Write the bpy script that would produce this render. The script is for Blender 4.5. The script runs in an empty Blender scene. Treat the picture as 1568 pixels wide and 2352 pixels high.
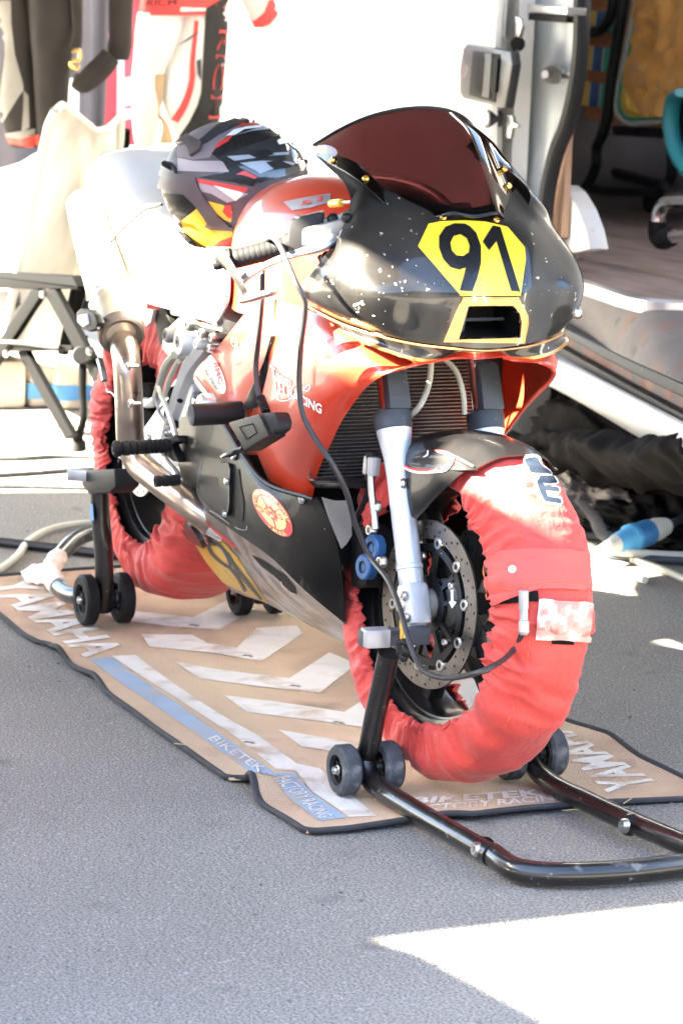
import bpy, bmesh, math, random
import numpy as np
from mathutils import Vector, Matrix, noise
from mathutils.bvhtree import BVHTree
from mathutils.geometry import tessellate_polygon

random.seed(7)
SC = bpy.context.scene
COL = SC.collection
R_ = math.radians

# ------------------------------------------------------------------ camera
# world = motorcycle frame: X forward, Y to the rider's left, Z up, metres; front axle stands over the origin
CAMP = np.array([4.3148, -2.1901, 1.4350])
HEAD, PITCH, ROLL, FPX = R_(24.406), R_(10.917), R_(2.203), 6425.5
_th = math.pi - HEAD
_v = np.array([math.cos(_th), math.sin(_th), 0.0])
CF = np.array([math.cos(PITCH) * _v[0], math.cos(PITCH) * _v[1], -math.sin(PITCH)])
_r0 = np.array([_v[1], -_v[0], 0.0])
_d0 = np.cross(CF, _r0)
CR = math.cos(ROLL) * _r0 - math.sin(ROLL) * _d0
CD = math.sin(ROLL) * _r0 + math.cos(ROLL) * _d0
cam_data = bpy.data.cameras.new('camera')
cam = bpy.data.objects.new('camera', cam_data)
COL.objects.link(cam)
cam.matrix_world = Matrix(((CR[0], -CD[0], -CF[0], CAMP[0]), (CR[1], -CD[1], -CF[1], CAMP[1]),
                           (CR[2], -CD[2], -CF[2], CAMP[2]), (0, 0, 0, 1)))
cam_data.sensor_fit = 'VERTICAL'
cam_data.sensor_height = 36.0
cam_data.sensor_width = 24.0
cam_data.lens = FPX / 2352.0 * 36.0
cam_data.clip_start = 0.1
cam_data.clip_end = 600
cam_data.dof.use_dof = True
cam_data.dof.focus_distance = 4.75
cam_data.dof.aperture_fstop = 9.0
SC.camera = cam

# ------------------------------------------------------------------ light
SUN_EL, SUN_AZ = R_(32.0), R_(10.0)          # the light travels towards +Y and a little towards +X
LIGHT = np.array([math.sin(SUN_AZ) * math.cos(SUN_EL), math.cos(SUN_AZ) * math.cos(SUN_EL), -math.sin(SUN_EL)])
W = bpy.data.worlds.new('World')
SC.world = W
W.use_nodes = True
nt = W.node_tree
bg = nt.nodes['Background']
sky = nt.nodes.new('ShaderNodeTexSky')
sky.sky_type = 'NISHITA'
sky.sun_disc = False
sky.sun_elevation = SUN_EL
sky.sun_rotation = math.pi + SUN_AZ
sky.dust_density = 1.5
nt.links.new(sky.outputs[0], bg.inputs[0])
bg.inputs[1].default_value = 0.05
sun_d = bpy.data.lights.new('sun', 'SUN')
sun_d.energy = 5.0
sun_d.angle = R_(0.6)
sun_d.color = (1.0, 0.91, 0.74)
sun = bpy.data.objects.new('sun', sun_d)
COL.objects.link(sun)
sun.rotation_euler = Vector(LIGHT).to_track_quat('-Z', 'Y').to_euler()
sun.location = (-2, -8, 6)
VS = SC.view_settings
SC.display_settings.display_device = 'sRGB'
VS.view_transform = 'Standard'
VS.look = 'None'
VS.gamma = 1.0
VS.exposure = 5.05
VS.use_curve_mapping = False

# ------------------------------------------------------------------ measuring helpers (photo pixel of a 1568x2352 copy -> point on a known plane)
def ray(px, py):
    return CF + CR * (px - 784) / FPX + CD * (py - 1176) / FPX
def _hit(px, py, ax, val):
    d = ray(px, py)
    return CAMP + d * ((val - CAMP[ax]) / d[ax])
def PX(px, py, x): return _hit(px, py, 0, x)
def P(px, py, y): return _hit(px, py, 1, y)
def PZ(px, py, z): return _hit(px, py, 2, z)
def proj(p):
    d = np.asarray(p, float) - CAMP
    z = d @ CF
    return 784 + FPX * (d @ CR) / z, 1176 + FPX * (d @ CD) / z
ZF, ZR, WB = 0.346, 0.395, 1.38               # axle heights, wheelbase
RAKE, STEER = R_(24), R_(8.3)
_ax = np.array([-math.sin(RAKE), 0, math.cos(RAKE)])
_A0 = np.array([-.035 / math.cos(RAKE), 0, ZF])
def _rot(d, a):
    c, s = math.cos(a), math.sin(a)
    return d * c + np.cross(_ax, d) * s + np.outer(d @ _ax, _ax) * (1 - c)
def steer(p, a=STEER):
    p = np.atleast_2d(np.asarray(p, float))
    return _A0 + _rot(p - _A0, a)
_CAML = steer(CAMP, -STEER)[0]
def PS(px, py, y):                            # point on plane y of the (unsteered) fork frame
    d = _rot(ray(px, py)[None], -STEER)[0]
    return _CAML + d * ((y - _CAML[1]) / d[1])
VE = R_(6.4)                                  # the van stands a little askew
V_E = np.array([-math.cos(VE), math.sin(VE), 0.0])
V_N = np.array([math.sin(VE), math.cos(VE), 0.0])
V_0 = PZ(1568, 990, .33)
V_0[2] = 0
def PV(px, py, off=0.0):
    d = ray(px, py)
    return CAMP + d * (((V_0 - CAMP) @ V_N + off) / (d @ V_N))
def VW(s, n, z):                              # van frame -> world
    return V_0 + V_E * s + V_N * n + np.array([0, 0, z])

# ------------------------------------------------------------------ materials
def _nodes(m):
    m.use_nodes = True
    return m.node_tree.nodes, m.node_tree.links, m.node_tree.nodes['Principled BSDF']
def mat(name, col, rough=.5, metal=0., coat=0., var=.15, scale=6., bump=0., bscale=120., spots=None, spec=.5,
        sheen=0., stretch=(1, 1, 1), rvar=.1, coat_rough=.06, spot2=None, detail=4):
    m = bpy.data.materials.new(name)
    N, L, b = _nodes(m)
    tc = N.new('ShaderNodeTexCoord')
    mp = N.new('ShaderNodeMapping')
    mp.inputs['Scale'].default_value = stretch
    L.new(tc.outputs['Object'], mp.inputs[0])
    nz = N.new('ShaderNodeTexNoise')
    nz.inputs['Scale'].default_value = scale
    nz.inputs['Detail'].default_value = detail
    L.new(mp.outputs[0], nz.inputs['Vector'])
    rmp = N.new('ShaderNodeValToRGB')
    c = np.array(col)
    rmp.color_ramp.elements[0].position = .3
    rmp.color_ramp.elements[1].position = .7
    rmp.color_ramp.elements[0].color = (*np.clip(c * (1 - var), 0, 1), 1)
    rmp.color_ramp.elements[1].color = (*np.clip(c * (1 + var), 0, 1), 1)
    L.new(nz.outputs['Fac'], rmp.inputs[0])
    out = rmp.outputs[0]
    for sp in (spots, spot2):
        if sp:
            scol, sscale, lo, hi = sp[:4]
            sn = N.new('ShaderNodeTexNoise')
            sn.inputs['Scale'].default_value = sscale
            sn.inputs['Detail'].default_value = 5
            L.new(mp.outputs[0], sn.inputs['Vector'])
            sr = N.new('ShaderNodeValToRGB')
            sr.color_ramp.elements[0].position = lo
            sr.color_ramp.elements[1].position = hi
            L.new(sn.outputs['Fac'], sr.inputs[0])
            mx = N.new('ShaderNodeMixRGB')
            mx.inputs[2].default_value = (*scol, 1)
            L.new(sr.outputs[0], mx.inputs[0])
            L.new(out, mx.inputs[1])
            out = mx.outputs[0]
    L.new(out, b.inputs['Base Color'])
    rr = N.new('ShaderNodeMapRange')
    rr.inputs['To Min'].default_value = max(0.02, rough - rvar)
    rr.inputs['To Max'].default_value = min(1, rough + rvar)
    L.new(nz.outputs['Fac'], rr.inputs[0])
    L.new(rr.outputs[0], b.inputs['Roughness'])
    b.inputs['Metallic'].default_value = metal
    b.inputs['Coat Weight'].default_value = coat
    b.inputs['Coat Roughness'].default_value = coat_rough
    b.inputs['Specular IOR Level'].default_value = spec
    b.inputs['Sheen Weight'].default_value = sheen
    if bump:
        bn = N.new('ShaderNodeTexNoise')
        bn.inputs['Scale'].default_value = bscale
        bn.inputs['Detail'].default_value = 6
        L.new(mp.outputs[0], bn.inputs['Vector'])
        bp = N.new('ShaderNodeBump')
        bp.inputs['Strength'].default_value = bump
        bp.inputs['Distance'].default_value = .01
        L.new(bn.outputs['Fac'], bp.inputs['Height'])
        L.new(bp.outputs[0], b.inputs['Normal'])
    return m
def weave(name, col, col2, scale=400., rough=.5, coat=0.):      # carbon cloth / woven fabric
    m = bpy.data.materials.new(name)
    N, L, b = _nodes(m)
    tc = N.new('ShaderNodeTexCoord')
    ck = N.new('ShaderNodeTexChecker')
    ck.inputs['Scale'].default_value = scale
    ck.inputs[1].default_value = (*col, 1)
    ck.inputs[2].default_value = (*col2, 1)
    L.new(tc.outputs['Object'], ck.inputs[0])
    L.new(ck.outputs[0], b.inputs['Base Color'])
    b.inputs['Roughness'].default_value = rough
    b.inputs['Coat Weight'].default_value = coat
    b.inputs['Specular IOR Level'].default_value = .2
    return m
def tinted(name, tint):
    m = bpy.data.materials.new(name)
    m.use_nodes = True
    N, L = m.node_tree.nodes, m.node_tree.links
    N.clear()
    o = N.new('ShaderNodeOutputMaterial')
    tr = N.new('ShaderNodeBsdfTransparent')
    tr.inputs[0].default_value = (*tint, 1)
    gl = N.new('ShaderNodeBsdfGlossy')
    gl.inputs['Roughness'].default_value = .03
    fr = N.new('ShaderNodeFresnel')
    fr.inputs[0].default_value = 1.45
    mx = N.new('ShaderNodeMixShader')
    ge = N.new('ShaderNodeNewGeometry')          # the inner face of the thin sheet must not act as a total mirror
    sb = N.new('ShaderNodeMath'); sb.operation = 'SUBTRACT'; sb.inputs[0].default_value = 1.0
    ml = N.new('ShaderNodeMath'); ml.operation = 'MULTIPLY'
    L.new(ge.outputs['Backfacing'], sb.inputs[1])
    L.new(fr.outputs[0], ml.inputs[0])
    L.new(sb.outputs[0], ml.inputs[1])
    L.new(ml.outputs[0], mx.inputs[0])
    L.new(tr.outputs[0], mx.inputs[1])
    L.new(gl.outputs[0], mx.inputs[2])
    L.new(mx.outputs[0], o.inputs[0])
    return m

M = {}
M['black_paint'] = mat('black_paint', (.007, .0065, .006), .35, spec=.3, coat=.85, var=.5, scale=14, spots=((.55, .48, .40), 58, .69, .71),
                       spot2=((.035, .029, .024), 5, .45, .75), coat_rough=.07)
M['black_gloss'] = mat('black_gloss', (.007, .007, .0075), .3, spec=.25, coat=.3, var=.5, scale=8, spots=((.4, .36, .3), 90, .745, .76), spot2=((.018, .016, .014), 4, .5, .8))
M['black_panel'] = mat('black_panel', (.008, .0075, .007), .40, spec=.12, coat=.10, var=.5, scale=8, spots=((.4, .36, .3), 90, .735, .75), spot2=((.022, .019, .016), 5, .5, .8))
M['red_paint'] = mat('red_paint', (.48, .035, .012), .35, coat=.5, var=.06, scale=5, spots=((.6, .25, .2), 70, .75, .77))
M['gold'] = mat('gold_line', (.55, .27, .07), .3, metal=.55, coat=.6, var=.1)
M['dusty'] = mat('dusty_belly', (.14, .105, .085), .38, coat=.45, var=.4, scale=9, spots=((.30, .26, .22), 12, .50, .62), spot2=((.05, .035, .03), 16, .55, .68), coat_rough=.15)
M['yellow'] = mat('yellow_vinyl', (.80, .54, .025), .35, coat=.5, var=.04)
M['yellow_old'] = mat('yellow_vinyl_worn', (.55, .33, .03), .4, coat=.4, var=.15, scale=18, spots=((.3, .2, .08), 20, .62, .75))
M['white'] = mat('white_print', (.80, .79, .77), .5, var=.04)
M['white_paint'] = mat('white_paint', (.74, .73, .71), .35, coat=.6, var=.05, scale=3)
M['van_white'] = mat('van_white', (.74, .73, .71), .4, coat=.5, var=.05, scale=2, spots=((.42, .36, .30), 14, .70, .80))
M['van_jamb'] = mat('van_jamb', (.80, .85, .88), .5, coat=.1, var=.1, scale=4, spots=((.25, .2, .16), 9, .66, .80))
M['rubber'] = mat('rubber', (.010, .010, .0105), .65, spec=.2, var=.25, scale=20, bump=.1)
M['rubber_dusty'] = mat('rubber_dusty', (.065, .07, .075), .75, spec=.2, var=.35, scale=30, bump=.15, spots=((.16, .16, .16), 40, .55, .7))
M['plastic'] = mat('black_plastic', (.010, .010, .011), .5, spec=.25, var=.2, scale=12, bump=.04, bscale=400)
M['plastic_grey'] = mat('grey_plastic', (.050, .057, .068), .5, spec=.3, var=.12, scale=12, spots=((.2, .2, .2), 60, .68, .75))
M['stand'] = mat('stand_black', (.008, .007, .007), .32, coat=.5, var=.3, scale=12, spots=((.15, .15, .15), 70, .66, .70), spot2=((.10, .09, .085), 25, .66, .72))
M['alu'] = mat('aluminium', (.62, .63, .65), .32, metal=.85, var=.08, scale=25)
M['fork_silver'] = mat('fork_silver', (.58, .61, .66), .36, metal=.45, coat=.4, var=.05, scale=15, spots=((.3, .3, .3), 45, .72, .76))
M['steel'] = mat('steel', (.48, .46, .44), .3, metal=1., var=.15, scale=30)
M['disc'] = mat('disc_steel', (.20, .18, .165), .34, metal=.9, var=.15, scale=40, stretch=(1, 1, 1))
M['disc_pale'] = mat('disc_pale', (.6, .58, .54), .35, metal=.7, var=.1, scale=40)
M['chrome'] = mat('chrome', (.72, .72, .73), .12, metal=1., var=.05)
M['exhaust'] = mat('exhaust_pipe', (.50, .40, .33), .3, metal=.95, var=.25, scale=7, spots=((.07, .06, .07), 14, .66, .74), spot2=((.30, .16, .10), 6, .58, .74))
M['can'] = mat('silencer_skin', (.52, .46, .36), .35, metal=.6, var=.12, scale=60, stretch=(1, 1, .2))
M['can_cap'] = mat('silencer_cap', (.13, .105, .085), .5, metal=.35, var=.25, scale=14)
M['brass'] = mat('brass_screw', (.75, .48, .13), .25, metal=1., var=.1)
M['screw'] = mat('steel_screw', (.55, .54, .52), .3, metal=1., var=.1)
M['carbon'] = weave('carbon', (.006, .006, .0065), (.022, .021, .020), 330, .5, .1)
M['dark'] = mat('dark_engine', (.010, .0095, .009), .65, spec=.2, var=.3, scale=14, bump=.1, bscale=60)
M['engine_grey'] = mat('engine_grey', (.22, .21, .19), .5, metal=.3, var=.3, scale=20, bump=.1, bscale=60)
M['frame_silver'] = mat('frame_silver', (.64, .63, .60), .4, metal=.35, coat=.2, var=.08, scale=10)
M['radiator'] = mat('radiator', (.022, .021, .021), .6, spec=.2, metal=.1, var=.3, scale=60, spots=((.16, .14, .12), 130, .68, .76))
M['fin'] = mat('radiator_fin', (.10, .095, .09), .5, metal=.3, var=.3, scale=60, spots=((.3, .28, .25), 130, .66, .74))
M['warmer'] = mat('warmer_nylon', (.51, .041, .032), .62, var=.08, scale=9, bump=.28, bscale=70, sheen=.15)
M['warmer_pale'] = mat('warmer_flap', (.58, .062, .054), .6, var=.06, scale=9, bump=.2, bscale=420, sheen=.1)
M['stitch'] = mat('stitch', (.52, .12, .03), .7, var=.1)
M['velcro'] = mat('velcro', (.008, .0075, .0075), .9, spec=.1, var=.2, scale=60)
M['blue_print'] = mat('blue_print', (.014, .022, .038), .5, var=.1)
M['blue_cap'] = mat('blue_cap', (.022, .085, .22), .4, metal=.2, var=.15, scale=30)
M['cable'] = mat('cable', (.022, .022, .025), .45, var=.2)
M['cable_pale'] = mat('cable_pale', (.42, .41, .33), .5, var=.12)
M['cable_white'] = mat('cable_white', (.68, .65, .56), .5, var=.12)
M['mat_brown'] = mat('mat_brown', (.52, .345, .225), .95, var=.30, scale=2.6, bump=.7, bscale=300, spots=((.14, .09, .065), 5, .56, .80), spot2=((.64, .48, .31), 1.9, .44, .70))
M['mat_white'] = mat('mat_white', (.66, .61, .55), .95, var=.1, scale=6, bump=.4, bscale=260, spots=((.44, .32, .22), 10, .50, .70), spot2=((.10, .085, .075), 15, .66, .72))
M['mat_blue'] = mat('mat_blue', (.29, .37, .46), .95, var=.12, scale=6, bump=.4, bscale=260, spots=((.40, .32, .26), 8, .50, .72))
M['mat_edge'] = mat('mat_edge', (.035, .035, .038), .9, var=.2, scale=40, bump=.2)
M['tape'] = mat('tape', (.70, .64, .54), .7, var=.2, scale=25, bump=.3, bscale=60)
M['wood'] = mat('wood', (.52, .33, .22), .6, var=.15, scale=8, stretch=(1, 1, .1))
M['van_floor'] = mat('van_floor', (.26, .20, .175), .75, var=.4, scale=7, stretch=(.35, 1.6, 1), bump=.2, bscale=30, spots=((.28, .23, .21), 6, .52, .7))
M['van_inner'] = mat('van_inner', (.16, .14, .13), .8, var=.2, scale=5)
M['rust_step'] = mat('rust_step', (.155, .14, .135), .65, var=.2, scale=8, spots=((.22, .12, .08), 9, .58, .75), spot2=((.08, .07, .065), 16, .6, .75))
M['rust'] = mat('rust_channel', (.17, .10, .08), .7, var=.35, scale=12, spots=((.12, .11, .11), 10, .5, .65))
M['seal'] = mat('door_seal', (.016, .017, .020), .5, spec=.3, var=.2)
M['grey_handle'] = mat('handle_grey', (.026, .026, .030), .4, var=.08, coat=.2)
M['ochre'] = mat('ochre_cloth', (.62, .30, .06), .6, var=.2, scale=7, sheen=.3, bump=.2, bscale=50)
M['band_brown'] = mat('band_brown', (.48, .20, .085), .8, var=.12, scale=60)
M['band_green'] = mat('band_green', (.07, .38, .25), .8, var=.12, scale=60)
M['band_yellow'] = mat('band_yellow', (.80, .52, .09), .8, var=.12, scale=60)
M['band_navy'] = mat('band_navy', (.07, .14, .31), .8, var=.12, scale=60)
M['band_white'] = mat('band_white', (.66, .66, .64), .8, var=.08, scale=60)
M['teal'] = mat('teal_plastic', (.03, .26, .29), .4, var=.08)
M['black_tube'] = mat('black_tube', (.008, .008, .008), .4, spec=.3, coat=.1, var=.2)
M['black_cloth'] = mat('black_cloth', (.0055, .0048, .005), .8, spec=.06, var=.35, scale=8, bump=.35, bscale=22)
M['grey_cloth'] = mat('grey_cloth', (.16, .14, .12), .8, var=.3, scale=8, bump=.2, bscale=35)
M['chair_fabric'] = mat('chair_fabric', (.66, .64, .58), .85, var=.12, scale=5, bump=.15, bscale=60)
M['chair_frame'] = mat('chair_frame', (.0028, .0028, .003), .6, spec=.06, var=.1)
M['leather_white'] = mat('leather_white', (.62, .60, .57), .5, var=.07, scale=6, bump=.1, bscale=60, spots=((.32, .29, .27), 9, .66, .8))
M['leather_black'] = mat('leather_black', (.018, .0165, .0165), .55, spec=.3, var=.2, scale=8, bump=.1, bscale=60)
M['leather_red'] = mat('leather_red', (.62, .05, .05), .45, var=.1, scale=8)
M['leather_tan'] = mat('leather_tan', (.46, .32, .18), .7, var=.25, scale=12)
M['jacket'] = mat('jacket', (.020, .017, .016), .65, spec=.25, var=.25, scale=6, bump=.15, bscale=40)
M['jacket_grey'] = mat('jacket_grey', (.20, .19, .17), .6, var=.2, scale=6, bump=.1, bscale=40)
M['backdrop'] = mat('backdrop', (.10, .095, .115), .85, var=.12, scale=2)
M['banner_red'] = mat('banner_red', (.62, .06, .08), .7, var=.06)
M['pole_blue'] = mat('pole_blue', (.45, .62, .78), .5, var=.05)
M['helmet_black'] = mat('helmet_black', (.080, .063, .066), .48, coat=.12, var=.1, scale=14, coat_rough=.3)
M['helmet_grey'] = mat('helmet_grey', (.19, .16, .17), .5, coat=.1, var=.08, coat_rough=.3)
M['helmet_pale'] = mat('helmet_pale', (.34, .30, .31), .45, coat=.1, var=.1)
M['helmet_gloss'] = mat('helmet_gloss', (.025, .028, .032), .12, coat=1., var=.1)
M['helmet_blue'] = mat('helmet_blue', (.30, .36, .42), .3, coat=.5, var=.1)
M['helmet_red'] = mat('helmet_red', (.62, .045, .03), .4, coat=.2, var=.06)
M['helmet_yellow'] = mat('helmet_yellow', (.75, .48, .03), .45, coat=.2, var=.06)
M['label_plate'] = mat('label_plate', (.36, .35, .36), .4, metal=.4, var=.1)
M['grey_panel'] = mat('grey_panel', (.06, .06, .063), .5, var=.1)
M['clear_pouch'] = mat('clear_pouch', (.50, .20, .175), .2, coat=.4, var=.25, scale=40, spots=((.66, .50, .46), 45, .50, .62))
M['tarpaulin'] = mat('tarpaulin', (.06, .065, .08), .7, var=.05)
M['trailer'] = mat('trailer_white', (.6, .6, .6), .5, var=.05)
M['car_paint'] = mat('car_paint', (.06, .07, .09), .3, coat=1., var=.05)
M['building_wall'] = mat('building_wall', (.12, .11, .10), .8, var=.15, scale=2)
M['grit'] = mat('grit', (.16, .15, .14), .8, var=.5, scale=3)
M['straw'] = mat('straw', (.5, .38, .2), .7, var=.1)
M['glass_dark'] = mat('glass_dark', (.02, .025, .03), .08, coat=.5, var=.1)
M['cream'] = mat('cream_box', (.62, .54, .44), .6, var=.06)
M['blue_strap'] = mat('blue_strap', (.10, .30, .62), .6, var=.1)
M['cee_blue'] = mat('cee_blue', (.05, .22, .50), .45, var=.1, scale=12)
M['cee_light'] = mat('cee_light', (.09, .38, .66), .45, var=.1, scale=12)
M['cee_white'] = mat('cee_white', (.58, .57, .52), .5, var=.1, scale=12)
M['screen'] = tinted('tinted_screen', (.215, .112, .118))
M['mesh_red'] = mat('badge_red', (.55, .045, .05), .4, coat=.4, var=.1, scale=30)
M['badge_yellow'] = mat('badge_yellow', (.75, .58, .20), .4, coat=.4, var=.06)

# asphalt
def asphalt():
    m = bpy.data.materials.new('asphalt')
    N, L, b = _nodes(m)
    tc = N.new('ShaderNodeTexCoord')
    n1 = N.new('ShaderNodeTexNoise'); n1.inputs['Scale'].default_value = 1.3; n1.inputs['Detail'].default_value = 6
    n2 = N.new('ShaderNodeTexNoise'); n2.inputs['Scale'].default_value = 210; n2.inputs['Detail'].default_value = 3
    v = N.new('ShaderNodeTexVoronoi'); v.inputs['Scale'].default_value = 260
    v2 = N.new('ShaderNodeTexVoronoi'); v2.inputs['Scale'].default_value = 230
    for n in (n1, n2, v, v2): L.new(tc.outputs['Object'], n.inputs['Vector'])
    r1 = N.new('ShaderNodeValToRGB')
    e = r1.color_ramp.elements
    e[0].position, e[0].color = .3, (.170, .158, .139, 1)
    e[1].position, e[1].color = .75, (.238, .222, .197, 1)
    L.new(n1.outputs['Fac'], r1.inputs[0])
    r2 = N.new('ShaderNodeValToRGB')
    e = r2.color_ramp.elements
    e[0].position, e[0].color = .33, (.42, .42, .43, 1)
    e[1].position, e[1].color = .60, (1.32, 1.30, 1.28, 1)
    L.new(n2.outputs['Fac'], r2.inputs[0])
    mu = N.new('ShaderNodeMixRGB'); mu.blend_type = 'MULTIPLY'; mu.inputs[0].default_value = 1
    L.new(r1.outputs[0], mu.inputs[1]); L.new(r2.outputs[0], mu.inputs[2])
    # pale stone chips
    r3 = N.new('ShaderNodeValToRGB')
    e = r3.color_ramp.elements
    e[0].position, e[0].color = .955, (0, 0, 0, 1)
    e[1].position, e[1].color = .985, (1, 1, 1, 1)
    sp = N.new('ShaderNodeSeparateColor')
    L.new(v2.outputs['Color'], sp.inputs[0])
    L.new(sp.outputs[0], r3.inputs[0])
    mx = N.new('ShaderNodeMixRGB'); mx.inputs[2].default_value = (.30, .295, .28, 1)
    L.new(r3.outputs[0], mx.inputs[0]); L.new(mu.outputs[0], mx.inputs[1])
    # stains
    n4 = N.new('ShaderNodeTexNoise'); n4.inputs['Scale'].default_value = 8; n4.inputs['Detail'].default_value = 5
    L.new(tc.outputs['Object'], n4.inputs['Vector'])
    r4 = N.new('ShaderNodeValToRGB')
    e = r4.color_ramp.elements
    e[0].position, e[0].color = .63, (0, 0, 0, 1)
    e[1].position, e[1].color = .78, (.75, .75, .75, 1)
    L.new(n4.outputs['Fac'], r4.inputs[0])
    mz = N.new('ShaderNodeMixRGB'); mz.inputs[2].default_value = (.085, .072, .062, 1)
    L.new(r4.outputs[0], mz.inputs[0]); L.new(mx.outputs[0], mz.inputs[1])
    L.new(mz.outputs[0], b.inputs['Base Color'])
    b.inputs['Roughness'].default_value = .85
    bp = N.new('ShaderNodeBump'); bp.inputs['Strength'].default_value = .7; bp.inputs['Distance'].default_value = .004
    L.new(v.outputs['Distance'], bp.inputs['Height'])
    L.new(bp.outputs[0], b.inputs['Normal'])
    return m
M['asphalt'] = asphalt()
# ------------------------------------------------------------------ mesh helpers
WL = {}                                       # world location of every object made here
def catmull(pts, n):
    p = np.asarray(pts, float)
    if len(p) == 2:
        t = np.linspace(0, 1, n)[:, None]
        return p[0] * (1 - t) + p[1] * t
    d = np.r_[0, np.cumsum(np.sqrt(np.linalg.norm(np.diff(p, axis=0), axis=1)) + 1e-9)]
    q = np.vstack([2 * p[0] - p[1], p, 2 * p[-1] - p[-2]])
    k = np.r_[-(d[1] - d[0]), d, 2 * d[-1] - d[-2]]
    out = []
    for t in np.linspace(0, d[-1] - 1e-9, n):
        i = min(max(np.searchsorted(k, t, 'right') - 1, 1), len(k) - 3)
        t0, t1, t2, t3 = k[i - 1], k[i], k[i + 1], k[i + 2]
        a1 = (t1 - t) / (t1 - t0) * q[i - 1] + (t - t0) / (t1 - t0) * q[i]
        a2 = (t2 - t) / (t2 - t1) * q[i] + (t - t1) / (t2 - t1) * q[i + 1]
        a3 = (t3 - t) / (t3 - t2) * q[i + 1] + (t - t2) / (t3 - t2) * q[i + 2]
        b1 = (t2 - t) / (t2 - t0) * a1 + (t - t0) / (t2 - t0) * a2
        b2 = (t3 - t) / (t3 - t1) * a2 + (t - t1) / (t3 - t1) * a3
        out.append((t2 - t) / (t2 - t1) * b1 + (t - t1) / (t2 - t1) * b2)
    return np.array(out)
def net(rows, nu, nv):                        # smooth surface through rows of control points
    a = [catmull(r, nu) for r in rows]
    a = np.array(a)
    return np.stack([catmull(a[:, i], nv) for i in range(nu)], 1)
def unit(v):
    v = np.asarray(v, float)
    return v / (np.linalg.norm(v) + 1e-12)
def frame(d, up=(0, 0, 1)):
    d = unit(d)
    u = np.asarray(up, float)
    if abs(d @ unit(u)) > .97: u = np.array([1., 0, 0])
    a = unit(np.cross(u, d))
    return a, np.cross(d, a), d
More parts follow.
